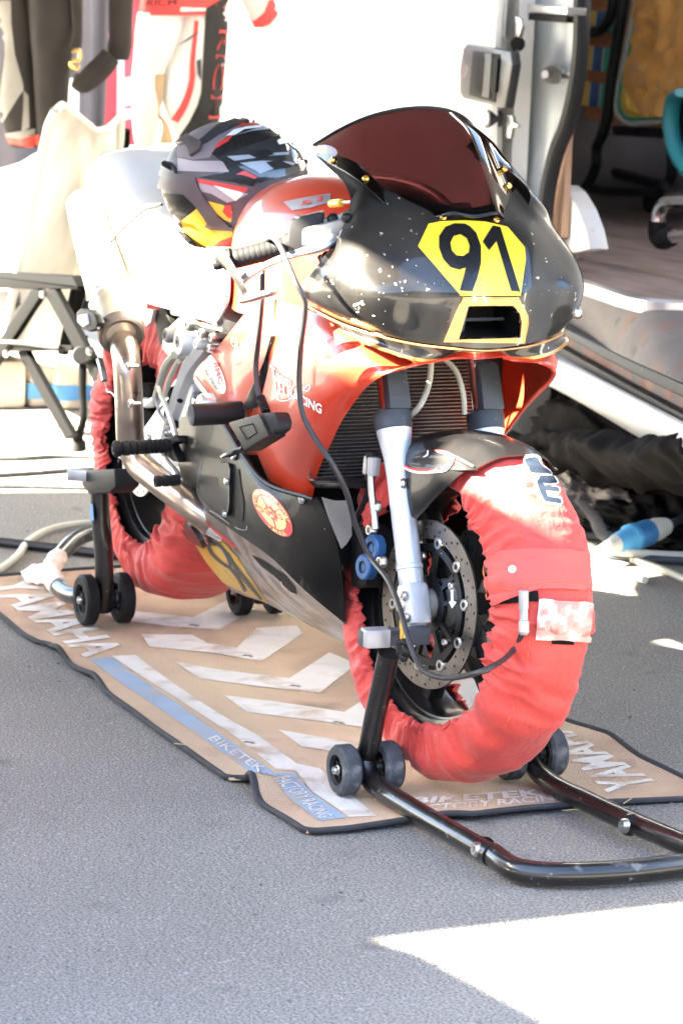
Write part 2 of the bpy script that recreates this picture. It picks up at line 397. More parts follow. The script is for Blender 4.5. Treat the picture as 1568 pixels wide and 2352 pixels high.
class G:
    def __init__(s): s.v = []; s.f = []
    def add(s, v, f):
        o = len(s.v)
        s.v += [tuple(map(float, p)) for p in v]
        s.f += [tuple(i + o for i in q) for q in f]
        return s
    def gridp(s, A, cu=False, cv=False):
        nv, nu = A.shape[:2]
        F = []
        for j in range(nv - (not cv)):
            for i in range(nu - (not cu)):
                a, b = j * nu + i, j * nu + (i + 1) % nu
                c, d = ((j + 1) % nv) * nu + (i + 1) % nu, ((j + 1) % nv) * nu + i
                F.append((a, b, c, d))
        return s.add(A.reshape(-1, 3), F)
    def shell(s, A, th, hole=None):           # a sheet with thickness; +th grows along the sheet normal
        nv, nu = A.shape[:2]
        du = np.gradient(A, axis=1); dv = np.gradient(A, axis=0)
        n = np.cross(du, dv); n /= np.linalg.norm(n, axis=2, keepdims=True) + 1e-9
        B = A + n * th
        V = np.concatenate([A.reshape(-1, 3), B.reshape(-1, 3)])
        o = nu * nv
        keep = {}
        for j in range(nv - 1):
            for i in range(nu - 1):
                if hole is None or not hole((A[j, i] + A[j + 1, i + 1]) / 2): keep[(j, i)] = 1
        F = []
        for (j, i) in keep:
            a, b, c, d = j * nu + i, j * nu + i + 1, (j + 1) * nu + i + 1, (j + 1) * nu + i
            F.append((a, b, c, d)); F.append((a + o, d + o, c + o, b + o))
            for (dj, di, p, q) in ((-1, 0, a, b), (0, 1, b, c), (1, 0, c, d), (0, -1, d, a)):
                if (j + dj, i + di) not in keep: F.append((p, p + o, q + o, q))
        return s.add(V, F)
    def tube(s, pts, r, n=10, m=None, caps=True, flat=1.0, up=(0, 0, 1), res=None):
        pts = np.asarray(pts, float)
        if m is None:
            m = len(pts) if len(pts) == 2 else max(len(pts) * 5, 8)
        c = catmull(pts, m)
        rr = np.interp(np.linspace(0, 1, m), np.linspace(0, 1, len(np.atleast_1d(r))), np.atleast_1d(r)) if np.ndim(r) else np.full(m, r)
        T = np.gradient(c, axis=0)
        a, b, _ = frame(T[0], up)
        R = []
        for i in range(m):
            t = unit(T[i])
            a = unit(a - t * (a @ t)); b = np.cross(t, a)
            th = np.linspace(0, 2 * math.pi, n, endpoint=False)
            R.append(c[i] + rr[i] * (np.cos(th)[:, None] * a + flat * np.sin(th)[:, None] * b))
        A = np.array(R)
        o = len(s.v)
        s.gridp(A, cu=True)
        if caps:
            s.f.append(tuple(o + i for i in range(n))[::-1])
            s.f.append(tuple(o + (m - 1) * n + i for i in range(n)))
        return s
    def lathe(s, prof, c, d, n=32, up=(0, 0, 1), close=False):    # prof: (radius, height along d)
        a, b, d = frame(d, up)
        c = np.asarray(c, float)
        th = np.linspace(0, 2 * math.pi, n, endpoint=False)
        A = np.array([[c + d * h + r * (math.cos(t) * a + math.sin(t) * b) for t in th] for r, h in prof])
        o = len(s.v)
        s.gridp(A, cu=True, cv=close)
        if not close:
            if prof[0][0] > 1e-5: s.f.append(tuple(o + i for i in range(n))[::-1])
            if prof[-1][0] > 1e-5: s.f.append(tuple(o + (len(prof) - 1) * n + i for i in range(n)))
        return s
    def cyl(s, p, q, r, n=16, bev=.15):
        p, q = np.asarray(p, float), np.asarray(q, float)
        h = np.linalg.norm(q - p); b = min(bev * r, h * .3)
        return s.lathe([(r - b, 0), (r, b), (r, h - b), (r - b, h)], p, q - p, n)
    def box(s, c, size, axes=None, bev=.0):
        bm = bmesh.new()
        bmesh.ops.create_cube(bm, size=1)
        for v in bm.verts: v.co = Vector((v.co.x * size[0], v.co.y * size[1], v.co.z * size[2]))
        if bev: bmesh.ops.bevel(bm, geom=list(bm.edges), offset=bev, segments=2, affect='EDGES', profile=.6)
        bm.verts.index_update()
        X = np.eye(3) if axes is None else np.array(axes)
        V = [np.asarray(c) + X[0] * v.co.x + X[1] * v.co.y + X[2] * v.co.z for v in bm.verts]
        F = [tuple(v.index for v in f.verts) for f in bm.faces]
        bm.free()
        return s.add(V, F)
    def prism(s, poly, dvec, bev=0):          # polygon (world points) pushed along dvec
        poly = [np.asarray(p, float) for p in poly]
        n = len(poly)
        dv = np.asarray(dvec, float)
        V = poly + [p + dv for p in poly]
        F = [tuple(range(n))[::-1], tuple(range(n, 2 * n))] + [(i, (i + 1) % n, n + (i + 1) % n, n + i) for i in range(n)]
        if bev:
            bm = bmesh.new()
            vs = [bm.verts.new(p) for p in V]
            for f in F: bm.faces.new([vs[i] for i in f])
            bmesh.ops.recalc_face_normals(bm, faces=bm.faces)
            bmesh.ops.bevel(bm, geom=list(bm.edges), offset=bev, segments=2, affect='EDGES', profile=.6)
            bm.verts.index_update()
            V = [tuple(v.co) for v in bm.verts]; F = [tuple(v.index for v in f.verts) for f in bm.faces]
            bm.free()
        return s.add(V, F)
    def ell(s, c, rad, axes=None, n=24, m=16):
        X = np.eye(3) if axes is None else np.array(axes)
        ph = np.linspace(-math.pi / 2, math.pi / 2, m)
        th = np.linspace(0, 2 * math.pi, n, endpoint=False)
        A = np.array([[np.asarray(c) + X[0] * rad[0] * math.cos(p) * math.cos(t) + X[1] * rad[1] * math.cos(p) * math.sin(t) + X[2] * rad[2] * math.sin(p) for t in th] for p in ph])
        return s.gridp(A, cu=True)
    def bolt(s, c, d, r=.006, h=.004):
        d = unit(d)
        return s.lathe([(r, 0), (r, h * .5), (r * .75, h), (r * .45, h), (r * .35, h * .45), (0, h * .45)], c, d, 12)
    def xf(s, fn):
        if s.v: s.v = [tuple(p) for p in np.atleast_2d(fn(np.array(s.v)))]
        return s
    def noise(s, amp, scale, seed=0, stretch=(1, 1, 1)):
        out = []
        for p in s.v:
            q = Vector((p[0] * stretch[0] * scale + seed, p[1] * stretch[1] * scale, p[2] * stretch[2] * scale))
            n = noise.noise_vector(q)
            out.append((p[0] + n[0] * amp, p[1] + n[1] * amp, p[2] + n[2] * amp))
        s.v = out
        return s
    def mirror(s):
        g = G(); g.v = [(a, -b, c) for a, b, c in s.v]; g.f = [f[::-1] for f in s.f]
        return g
    def bvh(s): return BVHTree.FromPolygons([Vector(p) for p in s.v], s.f)
    def build(s, name, m, parent=None, smooth=35, kind=None):
        me = bpy.data.meshes.new(name)
        V = np.array(s.v)
        c = (V.min(0) + V.max(0)) / 2
        me.from_pydata([tuple(p) for p in V - c], [], s.f)
        bm = bmesh.new(); bm.from_mesh(me)
        bmesh.ops.remove_doubles(bm, verts=bm.verts, dist=1e-6)
        bmesh.ops.recalc_face_normals(bm, faces=bm.faces)
        bm.to_mesh(me); bm.free()
        me.materials.append(M[m] if isinstance(m, str) else m)
        o = bpy.data.objects.new(name, me)
        COL.objects.link(o)
        if smooth:
            me.shade_smooth()
            if smooth < 180: me.set_sharp_from_angle(angle=R_(smooth))
        WL[o] = c
        if parent is not None:
            o.parent = parent
            o.location = tuple(c - WL[parent])
        else:
            o.location = tuple(c)
        if kind: o['kind'] = kind
        return o
def tag(o, label, cat, group=None, kind=None):
    if label: o['label'] = label
    if cat: o['category'] = cat
    if group: o['group'] = group
    if kind: o['kind'] = kind
    return o
def thing(name, label, cat, loc, group=None):
    o = bpy.data.objects.new(name, None)
    COL.objects.link(o)
    o.empty_display_size = .1
    o.location = tuple(loc)
    WL[o] = np.asarray(loc, float)
    return tag(o, label, cat, group)

# ---- flat print laid on a surface that already exists
def split_long(V, F, L):
    bm = bmesh.new()
    vs = [bm.verts.new(p) for p in V]
    for f in F:
        try: bm.faces.new([vs[i] for i in f])
        except ValueError: pass
    for _ in range(6):
        ed = [e for e in bm.edges if e.calc_length() > L]
        if not ed: break
        bmesh.ops.subdivide_edges(bm, edges=ed, cuts=1)
        bmesh.ops.triangulate(bm, faces=[f for f in bm.faces if len(f.verts) > 3])
    bm.verts.index_update()
    V = [tuple(v.co) for v in bm.verts]; F = [tuple(v.index for v in f.verts) for f in bm.faces]
    bm.free()
    return V, F
def lay(V2, F, surf, off=.0012, thick=0.0, step=14):   # V2: photo pixels; surf: function pixel -> (point, normal) or None
    V, F = split_long([(x, y, 0) for x, y in V2], F, step)
    pts, ok = [], []
    for x, y, _ in V:
        h = surf(x, y)
        if h is None: pts.append((0, 0, 0)); ok.append(False); continue
        p, n = h
        pts.append(tuple(np.asarray(p) + np.asarray(n) * (off + thick))); ok.append(True)
    F = [f for f in F if all(ok[i] for i in f)]
    used = sorted({i for f in F for i in f})
    re = {i: k for k, i in enumerate(used)}
    g = G()
    if not used: return g
    T = [pts[i] for i in used]
    F2 = [tuple(re[i] for i in f) for f in F]
    g.add(T, F2)
    if thick:
        cnt = {}
        for f in F2:
            for a, b in zip(f, f[1:] + f[:1]): cnt[(a, b)] = 1
        base = len(T)
        B = []
        for i in used:
            h = surf(V[i][0], V[i][1]); B.append(tuple(np.asarray(h[0]) + np.asarray(h[1]) * (-.002)))
        g.v += B
        for (a, b) in cnt:
            if (b, a) not in cnt: g.f.append((a, b, b + base, a + base))
    return g
def on(bvh, st=False):
    def f(px, py):
        d = ray(px, py)
        loc, nor, i, dist = bvh.ray_cast(Vector(CAMP), Vector(unit(d)))
        if loc is None: return None
        n = np.array(nor)
        if n @ d > 0: n = -n
        return np.array(loc), n
    return f
def tess(loops):
    L = [[Vector((x, y, 0)) for x, y in lp] for lp in loops]
    T = tessellate_polygon(L)
    V = [(p.x, p.y) for lp in L for p in lp]
    return V, [tuple(t) for t in T]
def poly_decal(name, loops, surf, m, parent, off=.0012, thick=0., step=14, conv=None):
    if conv: loops = [[conv(*p) for p in lp] for lp in loops]
    V, F = tess(loops)
    g = lay(V, F, surf, off, thick, step)
    if not g.f: print('EMPTY DECAL', name); return None
    return g.build(name, m, parent, smooth=60)
def ribbon(pts, w):                            # pixel polyline -> polygon pieces
    p = catmull([(x, y, 0) for x, y in pts], len(pts) * 4)[:, :2] if len(pts) > 2 else np.array(pts, float)
    d = np.gradient(p, axis=0); n = np.stack([-d[:, 1], d[:, 0]], 1); n /= np.linalg.norm(n, axis=1, keepdims=True) + 1e-9
    ww = np.interp(np.linspace(0, 1, len(p)), np.linspace(0, 1, len(np.atleast_1d(w))), np.atleast_1d(w))[:, None]
    A, B = p + n * ww / 2, p - n * ww / 2
    k = len(p)
    return [tuple(q) for q in A] + [tuple(q) for q in B], [(i, i + 1, k + i + 1, k + i) for i in range(k - 1)]
def ribbon_decal(name, lines, w, surf, m, parent, off=.0014, conv=None, step=14):
    g = G()
    for ln in lines:
        if conv: ln = [conv(*p) for p in ln]
        V, F = ribbon(ln, w)
        q = lay(V, F, surf, off, 0, step)
        g.add(q.v, q.f)
    if not g.f: print('EMPTY RIBBON', name); return None
    return g.build(name, m, parent, smooth=60)
_TXT = {}
def text2d(body, fat=.0, space=1.):
    k = (body, fat, space)
    if k in _TXT: return _TXT[k]
    cu = bpy.data.curves.new('t', 'FONT')
    cu.body = body; cu.offset = fat; cu.space_character = space; cu.resolution_u = 3
    o = bpy.data.objects.new('t', cu); COL.objects.link(o)
    dg = bpy.context.evaluated_depsgraph_get()
    me = bpy.data.meshes.new_from_object(o.evaluated_get(dg))
    V = np.array([tuple(v.co)[:2] for v in me.vertices]); F = [tuple(p.vertices) for p in me.polygons]
    bpy.data.objects.remove(o); bpy.data.curves.remove(cu); bpy.data.meshes.remove(me)
    lo, hi = V.min(0), V.max(0)
    _TXT[k] = ((V - lo) / (hi - lo), F)
    return _TXT[k]
def quad(c, uv):                               # c: bl, br, tr, tl pixels
    c = np.array(c, float); u, v = uv[:, :1], uv[:, 1:]
    return c[0] * (1 - u) * (1 - v) + c[1] * u * (1 - v) + c[2] * u * v + c[3] * (1 - u) * v
def text_decal(name, body, corners, surf, m, parent, off=.0014, fat=.0, step=14, conv=None, space=1.):
    uv, F = text2d(body, fat, space)
    if conv: corners = [conv(*p) for p in corners]
    g = lay([tuple(p) for p in quad(corners, uv)], F, surf, off, 0, step)
    if not g.f: print('EMPTY TEXT', name); return None
    return g.build(name, m, parent, smooth=60)
def plane_surf(fn, nrm):                       # pixel -> plane by fn, constant normal
    return lambda x, y: (fn(x, y), np.asarray(nrm, float))
def circ(cx, cy, u, v, n=40, a0=0, a1=2 * math.pi):
    return [(cx + math.cos(t) * u[0] + math.sin(t) * v[0], cy + math.cos(t) * u[1] + math.sin(t) * v[1]) for t in np.linspace(a0, a1, n, endpoint=(a1 - a0) < 6.28)]
# ------------------------------------------------------------------ the ground
g = G()
A = np.array([[(x, y, 0.) for x in np.linspace(-120, 120, 25)] for y in np.linspace(-120, 120, 25)])
g.gridp(A)
tag(g.build('ground', 'asphalt', smooth=0), None, None, kind='structure')

g = G()
rg = random.Random(5)
for _ in range(420):
    px_, py_ = rg.uniform(-40, 1600), rg.uniform(1380, 2352) if rg.random() < .85 else rg.uniform(1130, 1400)
    p_ = PZ(px_, py_, 0); r_ = rg.choice((.0012, .0016, .002, .0028))
    g.ell(p_ + np.array([0, 0, r_ * .4]), (r_ * rg.uniform(.8, 1.8), r_ * rg.uniform(.8, 1.6), r_ * .8), n=6, m=4)
tag(g.build('grit', 'grit', smooth=0), None, None, kind='stuff')
for px_, py_, L_, an, lab in ((400, 1708, .05, .4, 'dry straw lying on the left edge of the mat'), (1290, 1862, .07, 1.2, 'dry straw lying on the front edge of the mat'), (1430, 1846, .04, 2.0, 'short straw on the mat front near the right stand arm')):
    p_ = PZ(px_, py_, .012); g = G(); g.tube([p_, p_ + np.array([math.cos(an) * L_ * .5, math.sin(an) * L_ * .5, .004]), p_ + np.array([math.cos(an + .2) * L_, math.sin(an + .2) * L_, .001])], .0008, 5)
    tag(g.build('straw', 'straw'), lab, 'straw')

# ------------------------------------------------------------------ paddock mat
LEFT_PX = [(-110, 1332), (0, 1410), (62, 1459), (100, 1479), (118, 1479), (130, 1502), (170, 1531), (212, 1554), (250, 1591), (312, 1636), (418, 1715), (533, 1793), (561, 1787), (592, 1838), (650, 1872), (705, 1910)]
RIGHT_PX = [(1285, 1648), (1373, 1690), (1398, 1698), (1477, 1745), (1568, 1787), (1655, 1829)]
FRONT_PX = [(705, 1910), (800, 1905), (915, 1890), (1027, 1874), (1090, 1876), (1206, 1861), (1281, 1853), (1398, 1840), (1568, 1828), (1655, 1823)]
BZ = .008
Lw = np.array([PZ(x, y, BZ)[:2] for x, y in LEFT_PX])
Rw = np.array([[-1.93, .455]] + [list(PZ(x, y, BZ)[:2]) for x, y in RIGHT_PX])
Fw = np.array([PZ(x, y, BZ)[:2] for x, y in FRONT_PX])
BUMPS = [(PZ(566, 1800, .02), .045, .030), (PZ(140, 1492, .02), .05, .018), (PZ(215, 1560, .01), .06, .008), (PZ(1090, 1870, .01), .1, .008), (PZ(1385, 1694, .01), .09, .01)]
def mat_z(x, y):
    z = BZ
    for b, w, h in BUMPS:
        z = z + h * np.exp(-((x - b[0]) / w) ** 2 - ((y - b[1]) / (w * 2.2)) ** 2)
    return z + .0012 * np.sin(9 * x + 5 * y) + .0008 * np.sin(23 * x - 11 * y)
nu, nv = 150, 60
xs = np.linspace(0, 1, nu)
Lc = np.stack([np.interp(xs, np.linspace(0, 1, len(Lw)), Lw[:, k]) for k in (0, 1)], 1)
tl = (Lw[:, 0] - Lw[0, 0]) / (Lw[-1, 0] - Lw[0, 0])
Lc = np.stack([np.interp(xs, tl, Lw[:, k]) for k in (0, 1)], 1)
tr = (Rw[:, 0] - Rw[0, 0]) / (Rw[-1, 0] - Rw[0, 0])
Rc = np.stack([np.interp(xs, tr, Rw[:, k]) for k in (0, 1)], 1)
tf = np.linspace(0, 1, nv)
fx = np.interp(tf, (Fw[:, 1] - Fw[0, 1]) / (Fw[-1, 1] - Fw[0, 1]), Fw[:, 0]) - (Fw[0, 0] * (1 - tf) + Fw[-1, 0] * tf)
A = np.zeros((nv, nu, 3))
for j in range(nv):
    A[j, :, :2] = Lc * (1 - tf[j]) + Rc * tf[j]
    A[j, :, 0] += fx[j] * np.clip((xs - .85) / .15, 0, 1)
A[:, :, 2] = mat_z(A[:, :, 0], A[:, :, 1])
rim = np.concatenate([A[0, :], A[1:, -1], A[-1, -2::-1], A[-2:0:-1, 0]])
mat_o = thing('paddock_mat', 'brown paddock mat with faded white and blue print under the racing motorcycle', 'mat', (-.9, .05, 0))
g = G(); g.shell(A, -.005); g.build('mat_pile', 'mat_brown', mat_o)
mat_b = G().gridp(A).bvh()
g = G(); g.tube(rim[::2] - np.array([0, 0, .001]), .0075, 8, m=len(rim), flat=.75, up=(1, 0, .2)); g.build('edge_binding', 'mat_edge', mat_o)
onmat = lambda x, y: (lambda h: None if h is None else (h[0], np.array([0, 0, 1.])))(on(mat_b)(x, y))
c6 = lambda x, y: (x * .573, 1274 + y * .573)
c5 = lambda x, y: (x * .25, 1274 + y * .25)
c7 = lambda x, y: (914.7 + x * .4166, 1633 + y * .4166)
for k, pl in enumerate([
    [(395, 235), (520, 225), (775, 253), (935, 172), (1025, 220), (880, 303), (700, 290), (510, 268)],
    [(568, 320), (770, 322), (830, 355), (950, 375), (1030, 295), (1190, 285), (1212, 320), (1045, 430), (860, 395), (600, 370)],
    [(703, 430), (860, 460), (1160, 497), (1320, 393), (1430, 440), (1280, 556), (1000, 525), (800, 497)],
    [(900, 566), (1100, 590), (1380, 632), (1470, 575), (1580, 590), (1540, 705), (1250, 665), (990, 632)],
    [(1115, 703), (1300, 735), (1480, 768), (1680, 690), (1760, 740), (1600, 830), (1440, 805), (1210, 770)]]):
    poly_decal('chevron_print', [pl], onmat, 'mat_white', mat_o, .0012, conv=c6)
poly_decal('chevron_print', [[(930, 1590), (1000, 1530), (1110, 1570), (1090, 1650), (1000, 1640)]], onmat, 'mat_white', mat_o, .0012)
poly_decal('stripe_print', [[(450, 408), (545, 403), (590, 440), (700, 520), (880, 640), (1040, 730), (1190, 840), (1280, 858), (1330, 900), (1510, 1050), (1400, 1053), (1250, 950), (1190, 870), (1110, 862), (950, 735), (700, 570), (540, 470)]], onmat, 'mat_white', mat_o, .0012, conv=c6)
poly_decal('stripe_print', [[(360, 420), (450, 412), (530, 478), (700, 590), (900, 735), (1100, 876), (1185, 878), (1240, 950), (1390, 1055), (1280, 1068), (1150, 970), (1100, 890), (1000, 870), (850, 765), (690, 650), (530, 545), (440, 480)]], onmat, 'mat_blue', mat_o, .0012, conv=c6)
text_decal('stripe_lettering', 'BIKETEK', [(833, 742), (1040, 878), (1068, 860), (868, 728)], onmat, 'mat_white', mat_o, .0026, .012, conv=c6)
text_decal('stripe_lettering', 'FACTORY RACING', [(1095, 905), (1280, 1062), (1335, 1050), (1160, 890)], onmat, 'mat_white', mat_o, .0026, .012, conv=c6)
text_decal('mat_lettering', 'YAMAHA', [(-45, 1342), (196, 1511), (294, 1496), (76, 1326)], onmat, 'mat_white', mat_o, .0014, .035)
text_decal('mat_lettering', 'YAMAHA', [(1519, 1804), (1275, 1660), (1222, 1668), (1394, 1822)], onmat, 'mat_white', mat_o, .0014, .03)
text_decal('mat_lettering', 'BIKETEK', [(937, 1849), (1255, 1829), (1243, 1813), (950, 1834)], onmat, 'mat_white', mat_o, .0014, .03)
text_decal('mat_lettering', 'FACTORY RACING', [(925, 1867), (1308, 1838), (1298, 1825), (937, 1853)], onmat, 'mat_white', mat_o, .0014, .02)

# ------------------------------------------------------------------ the white van
van = thing('delivery_van', 'white van standing open behind the motorcycle, its sliding door pushed back', 'van', VW(1.0, .9, 0))
def vs(px, py=200, off=0):                    # distance along the van of a pixel
    return float((PV(px, py, off) - V_0) @ V_E)
def vprism(g, px, off, depth, bev=0):
    return g.prism([PV(x, y, off) for x, y in px], V_N * depth, bev)
S_DOOR = vs(1180, 150)
# sliding door panel with a folded edge and a pressed crease
g = G()
zs = np.array([.40, .44, .9, 1.212, 1.222, 1.232, 1.55, 2.0, 2.04]); bulge = np.array([.02, .0, -.012, -.014, -.004, -.014, -.008, .0, .025])
ss = np.array([S_DOOR, S_DOOR + .006, S_DOOR + .35, S_DOOR + 1.28, S_DOOR + 1.3])
A = np.array([[VW(s, -.045 + b + (.018 if i in (0, 4) else 0), z) for i, s in enumerate(ss)] for z, b in zip(zs, bulge)])
g.shell(net(A, 30, 80), .05)
g.build('sliding_door', 'van_white', van)
# rear quarter of the body, roof, far side
g = G()
g.prism([VW(S_DOOR + .06, .03, .36), VW(4.2, .03, .36), VW(4.2, .03, 2.35), VW(S_DOOR + .06, .03, 2.35)], V_N * .05)
g.build('body_side', 'van_white', van)
g = G(); g.prism([VW(-1.5, 0, 2.02), VW(S_DOOR + .06, 0, 2.02), VW(S_DOOR + .06, 0, 2.35), VW(-1.5, 0, 2.35)], V_N * .06)
for a_, b_, c_, d_ in ((-1.5, -.5, 0, 1.9), (1.6, 4.2, 0, 1.9), (-.5, 1.6, 0, .75), (-.5, 1.6, 1.5, 1.9)):     # roof left open in the middle, a hatch added to light the inside
    g.prism([VW(a_, c_, 2.352), VW(b_, c_, 2.352), VW(b_, d_, 2.352), VW(a_, d_, 2.352)], (0, 0, .05))
g.build('roof', 'van_white', van)
g = G(); g.prism([VW(-3.0, 1.86, .36), VW(4.2, 1.86, .36), VW(4.2, 1.86, 2.34), VW(-1.5, 1.86, 2.34), VW(-2.2, 1.86, 1.4), VW(-3.0, 1.86, 1.05)], V_N * .04)
g.build('body_side', 'van_white', van)
g = G(); g.prism([VW(4.202, .05, .36), VW(4.202, 1.88, .36), VW(4.202, 1.88, 2.34), VW(4.202, .05, 2.34)], V_E * .04)
g.build('rear_wall', 'van_white', van)
g = G(); g.prism([VW(-.85, .0, .36), VW(-3.0, .0, .36), VW(-3.0, .0, 1.05), VW(-2.2, .0, 1.4), VW(-1.5, .0, 2.0), VW(-.85, .0, 2.0)], V_N * .05)
g.build('cab_side', 'van_white', van)
g = G(); g.prism([VW(-3.02, .0, .36), VW(-3.02, 1.9, .36), VW(-3.02, 1.9, 1.05), VW(-3.02, .0, 1.05)], -V_E * .04)
g.prism([VW(-3.0, .03, 1.052), VW(-3.0, 1.87, 1.052), VW(-2.2, 1.87, 1.402), VW(-2.2, .03, 1.402)], (0, 0, .03))
g.build('bonnet', 'van_white', van)
g = G(); g.prism([VW(-2.2, .06, 1.41), VW(-2.2, 1.84, 1.41), VW(-1.5, 1.84, 2.33), VW(-1.5, .06, 2.33)], (0, 0, .02)); g.build('windscreen', 'glass_dark', van)
# door pillar (jamb) with a pressed channel
SEAL = [(1333, -20), (1333, 60), (1328, 140), (1316, 220), (1298, 290), (1278, 340), (1262, 400), (1252, 460), (1246, 530), (1240, 620), (1236, 700)]
g = G()
left = [(1196 - k * 4, y) for k, (x, y) in enumerate(SEAL)]
edge_in = [(x - 12, y) for x, y in SEAL]
rows = []
for t, dn in ((0, .03), (.12, .03), (.2, .085), (.3, .095), (.34, .075), (.6, .07), (.85, .068), (1, .055)):
    rows.append([PV(a[0] * (1 - t) + b[0] * t - 20 * (1 - t), a[1], .04 + dn) for a, b in zip(left, edge_in)])
g.shell(net(rows, 40, 40), -.012)
g.build('door_pillar', 'van_jamb', van)
g = G(); g.tube([PV(x + 2, y, .09) for x, y in SEAL], .026, 10, m=60, flat=.8); g.build('door_seal', 'seal', van)
g = G(); g.tube([PV(x - 12, y, .085) for x, y in SEAL], .007, 8, m=60); g.build('seal_lip', 'seal', van)
g = G(); vprism(g, [(1300, 300), (1290, 545), (1250, 560), (1256, 500), (1272, 400), (1290, 330)], .135, .02); g.build('door_lining', 'wood', van)
# fittings on the pillar and on the door edge
g = G(); vprism(g, [(1213, 10), (1301, 17), (1300, 34), (1213, 27)], .03, .06, .003)
g.build('upper_track', 'alu', van)
g = G(); vprism(g, [(1213, 30), (1299, 37), (1298, 52), (1212, 46)], .05, .04, .003); g.build('track_slot', 'dark', van)
g = G(); vprism(g, circ(1265, 172, (26, 3), (0, 21), 20), .078, .02, .002); g.build('striker_plate', 'screw', van)
g = G(); vprism(g, [(1243, 162), (1262, 166), (1284, 168), (1284, 181), (1262, 180), (1244, 180)], .055, .03, .003)
g.cyl(PV(1250, 171, .03), PV(1250, 171, .08), .012); g.build('striker', 'steel', van)
for pts in ([(1181, 36), (1195, 44), (1196, 62), (1190, 86), (1183, 82)], [(1162, 262), (1174, 266), (1176, 280), (1188, 287), (1186, 293), (1174, 294), (1170, 318), (1160, 314)]):
    g = G(); vprism(g, pts, -.032, .012, .002); g.build('latch_hook', 'steel', van)
g = G(); g.cyl(PV(1188, 101, -.03), PV(1188, 101, .0), .022); g.build('edge_plug', 'dark', van)
g = G(); g.bolt(PV(1188, 122, -.028), -V_N, .012, .008); g.build('edge_screw', 'steel', van)
# the handle: frame, recess, pull bar
c3 = lambda x, y: (1012.7 + x * .3542, y * .3542)
HO = -.066
g = G()
fr = [c3(*p) for p in ((165, 283), (445, 333), (458, 420), (410, 702), (345, 690), (140, 640), (116, 600), (120, 440), (140, 310))]
vprism(g, fr, HO - .016, .03, .005); g.build('handle_surround', 'grey_handle', van)
g = G(); vprism(g, [c3(*p) for p in ((205, 330), (378, 352), (345, 665), (178, 615))], HO - .019, .006, .001); h_ = g.build('handle_recess', 'dark', van)
g = G(); vprism(g, [c3(*p) for p in ((282, 343), (324, 350), (306, 638), (262, 628))], HO - .026, .010, .002); h_ = g.build('pull_bar', 'grey_panel', van)
M['h_dark'] = mat('handle_dark', (.004, .004, .0045), .5, spec=.1)
g = G(); vprism(g, [c3(*p) for p in ((222, 365), (278, 374), (262, 602), (202, 590))], HO - .027, .006, .001); g.build('handle_inset', 'h_dark', van)
g = G(); vprism(g, [c3(*p) for p in ((330, 372), (366, 378), (348, 600), (318, 592))], HO - .025, .008, .002); g.build('handle_lever', 'h_dark', van)
g = G(); p0 = PV(*c3(318, 768), HO + .01); g.lathe([(.024, -.03), (.03, .0), (.03, .012), (.019, .013), (.017, .005), (0, .005)], p0, -V_N, 20); g.build('door_lock', 'grey_handle', van)
# floor, inner walls
g = G(); g.prism([VW(-1.2, .34, .585), VW(3.25, .34, .585), VW(3.25, 1.82, .585), VW(-1.2, 1.82, .585)], (0, 0, .02))
FE = [(1200, 600), (1262, 622), (1318, 640), (1400, 667), (1452, 684), (1490, 693), (1530, 697), (1640, 702)]
fe = [PZ(x, y, .6) for x, y in FE]
top = np.array([catmull(fe, 40), np.array([VW(s, .36, .604) for s in np.linspace(float((fe[0] - V_0) @ V_E), float((fe[-1] - V_0) @ V_E), 40)])])
g.shell(top, -.02)
g.build('van_floor', 'van_floor', van)
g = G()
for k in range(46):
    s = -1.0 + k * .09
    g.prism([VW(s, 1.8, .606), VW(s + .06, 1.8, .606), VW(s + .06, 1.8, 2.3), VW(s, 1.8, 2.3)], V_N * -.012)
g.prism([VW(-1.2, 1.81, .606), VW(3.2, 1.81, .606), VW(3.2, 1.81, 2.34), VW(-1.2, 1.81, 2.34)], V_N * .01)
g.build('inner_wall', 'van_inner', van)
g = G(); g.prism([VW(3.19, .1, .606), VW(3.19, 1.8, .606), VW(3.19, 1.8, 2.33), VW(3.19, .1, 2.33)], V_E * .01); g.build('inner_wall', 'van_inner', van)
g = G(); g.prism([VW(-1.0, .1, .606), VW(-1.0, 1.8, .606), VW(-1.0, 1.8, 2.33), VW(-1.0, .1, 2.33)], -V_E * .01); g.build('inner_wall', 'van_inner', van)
# wheel box inside
g = G(); WB_ = [(1277, 600), (1272, 520), (1276, 440), (1284, 425), (1302, 440), (1325, 478), (1343, 525), (1353, 572), (1330, 578), (1300, 582)]
vprism(g, WB_, .16, .06, .004); g.build('wheel_box', 'van_white', van)
# step and sill
fe3 = catmull(fe, 30)
g = G(); g.shell(np.array([fe3 + np.array([0, 0, .006]) - V_N * .012, fe3 + np.array([0, 0, .004]) - V_N * .022, fe3 + np.array([0, 0, -.028]) - V_N * .022]), -.006); g.build('floor_trim', 'alu', van)
low = catmull([PZ(x, y, .455) for x, y in ((1200, 705), (1290, 745), (1350, 775), (1440, 822), (1500, 850), (1568, 880), (1640, 905))], 30)
g = G(); g.shell(np.array([fe3 + np.array([0, 0, -.02]) + V_N * .0, (fe3 + low) / 2, low]), -.008); g.build('step_riser', 'rust_step', van)
tr_ = PV(1478, 705, .02)
g = G(); g.tube([PZ(1482, 708, .565) - V_N * .004, PZ(1476, 822, .46) - V_N * .004], .005, 6); g.build('riser_seam', 'rust', van)
def vstrip(name, m, a, b, off, dep, th=0):
    g = G(); vprism(g, a + b[::-1], off, dep, .002); return g.build(name, m, van)
vstrip('step_tread', 'plastic_grey', [(1240, 726), (1440, 826), (1600, 898)], [(1240, 742), (1440, 850), (1600, 926)], .03, .04)
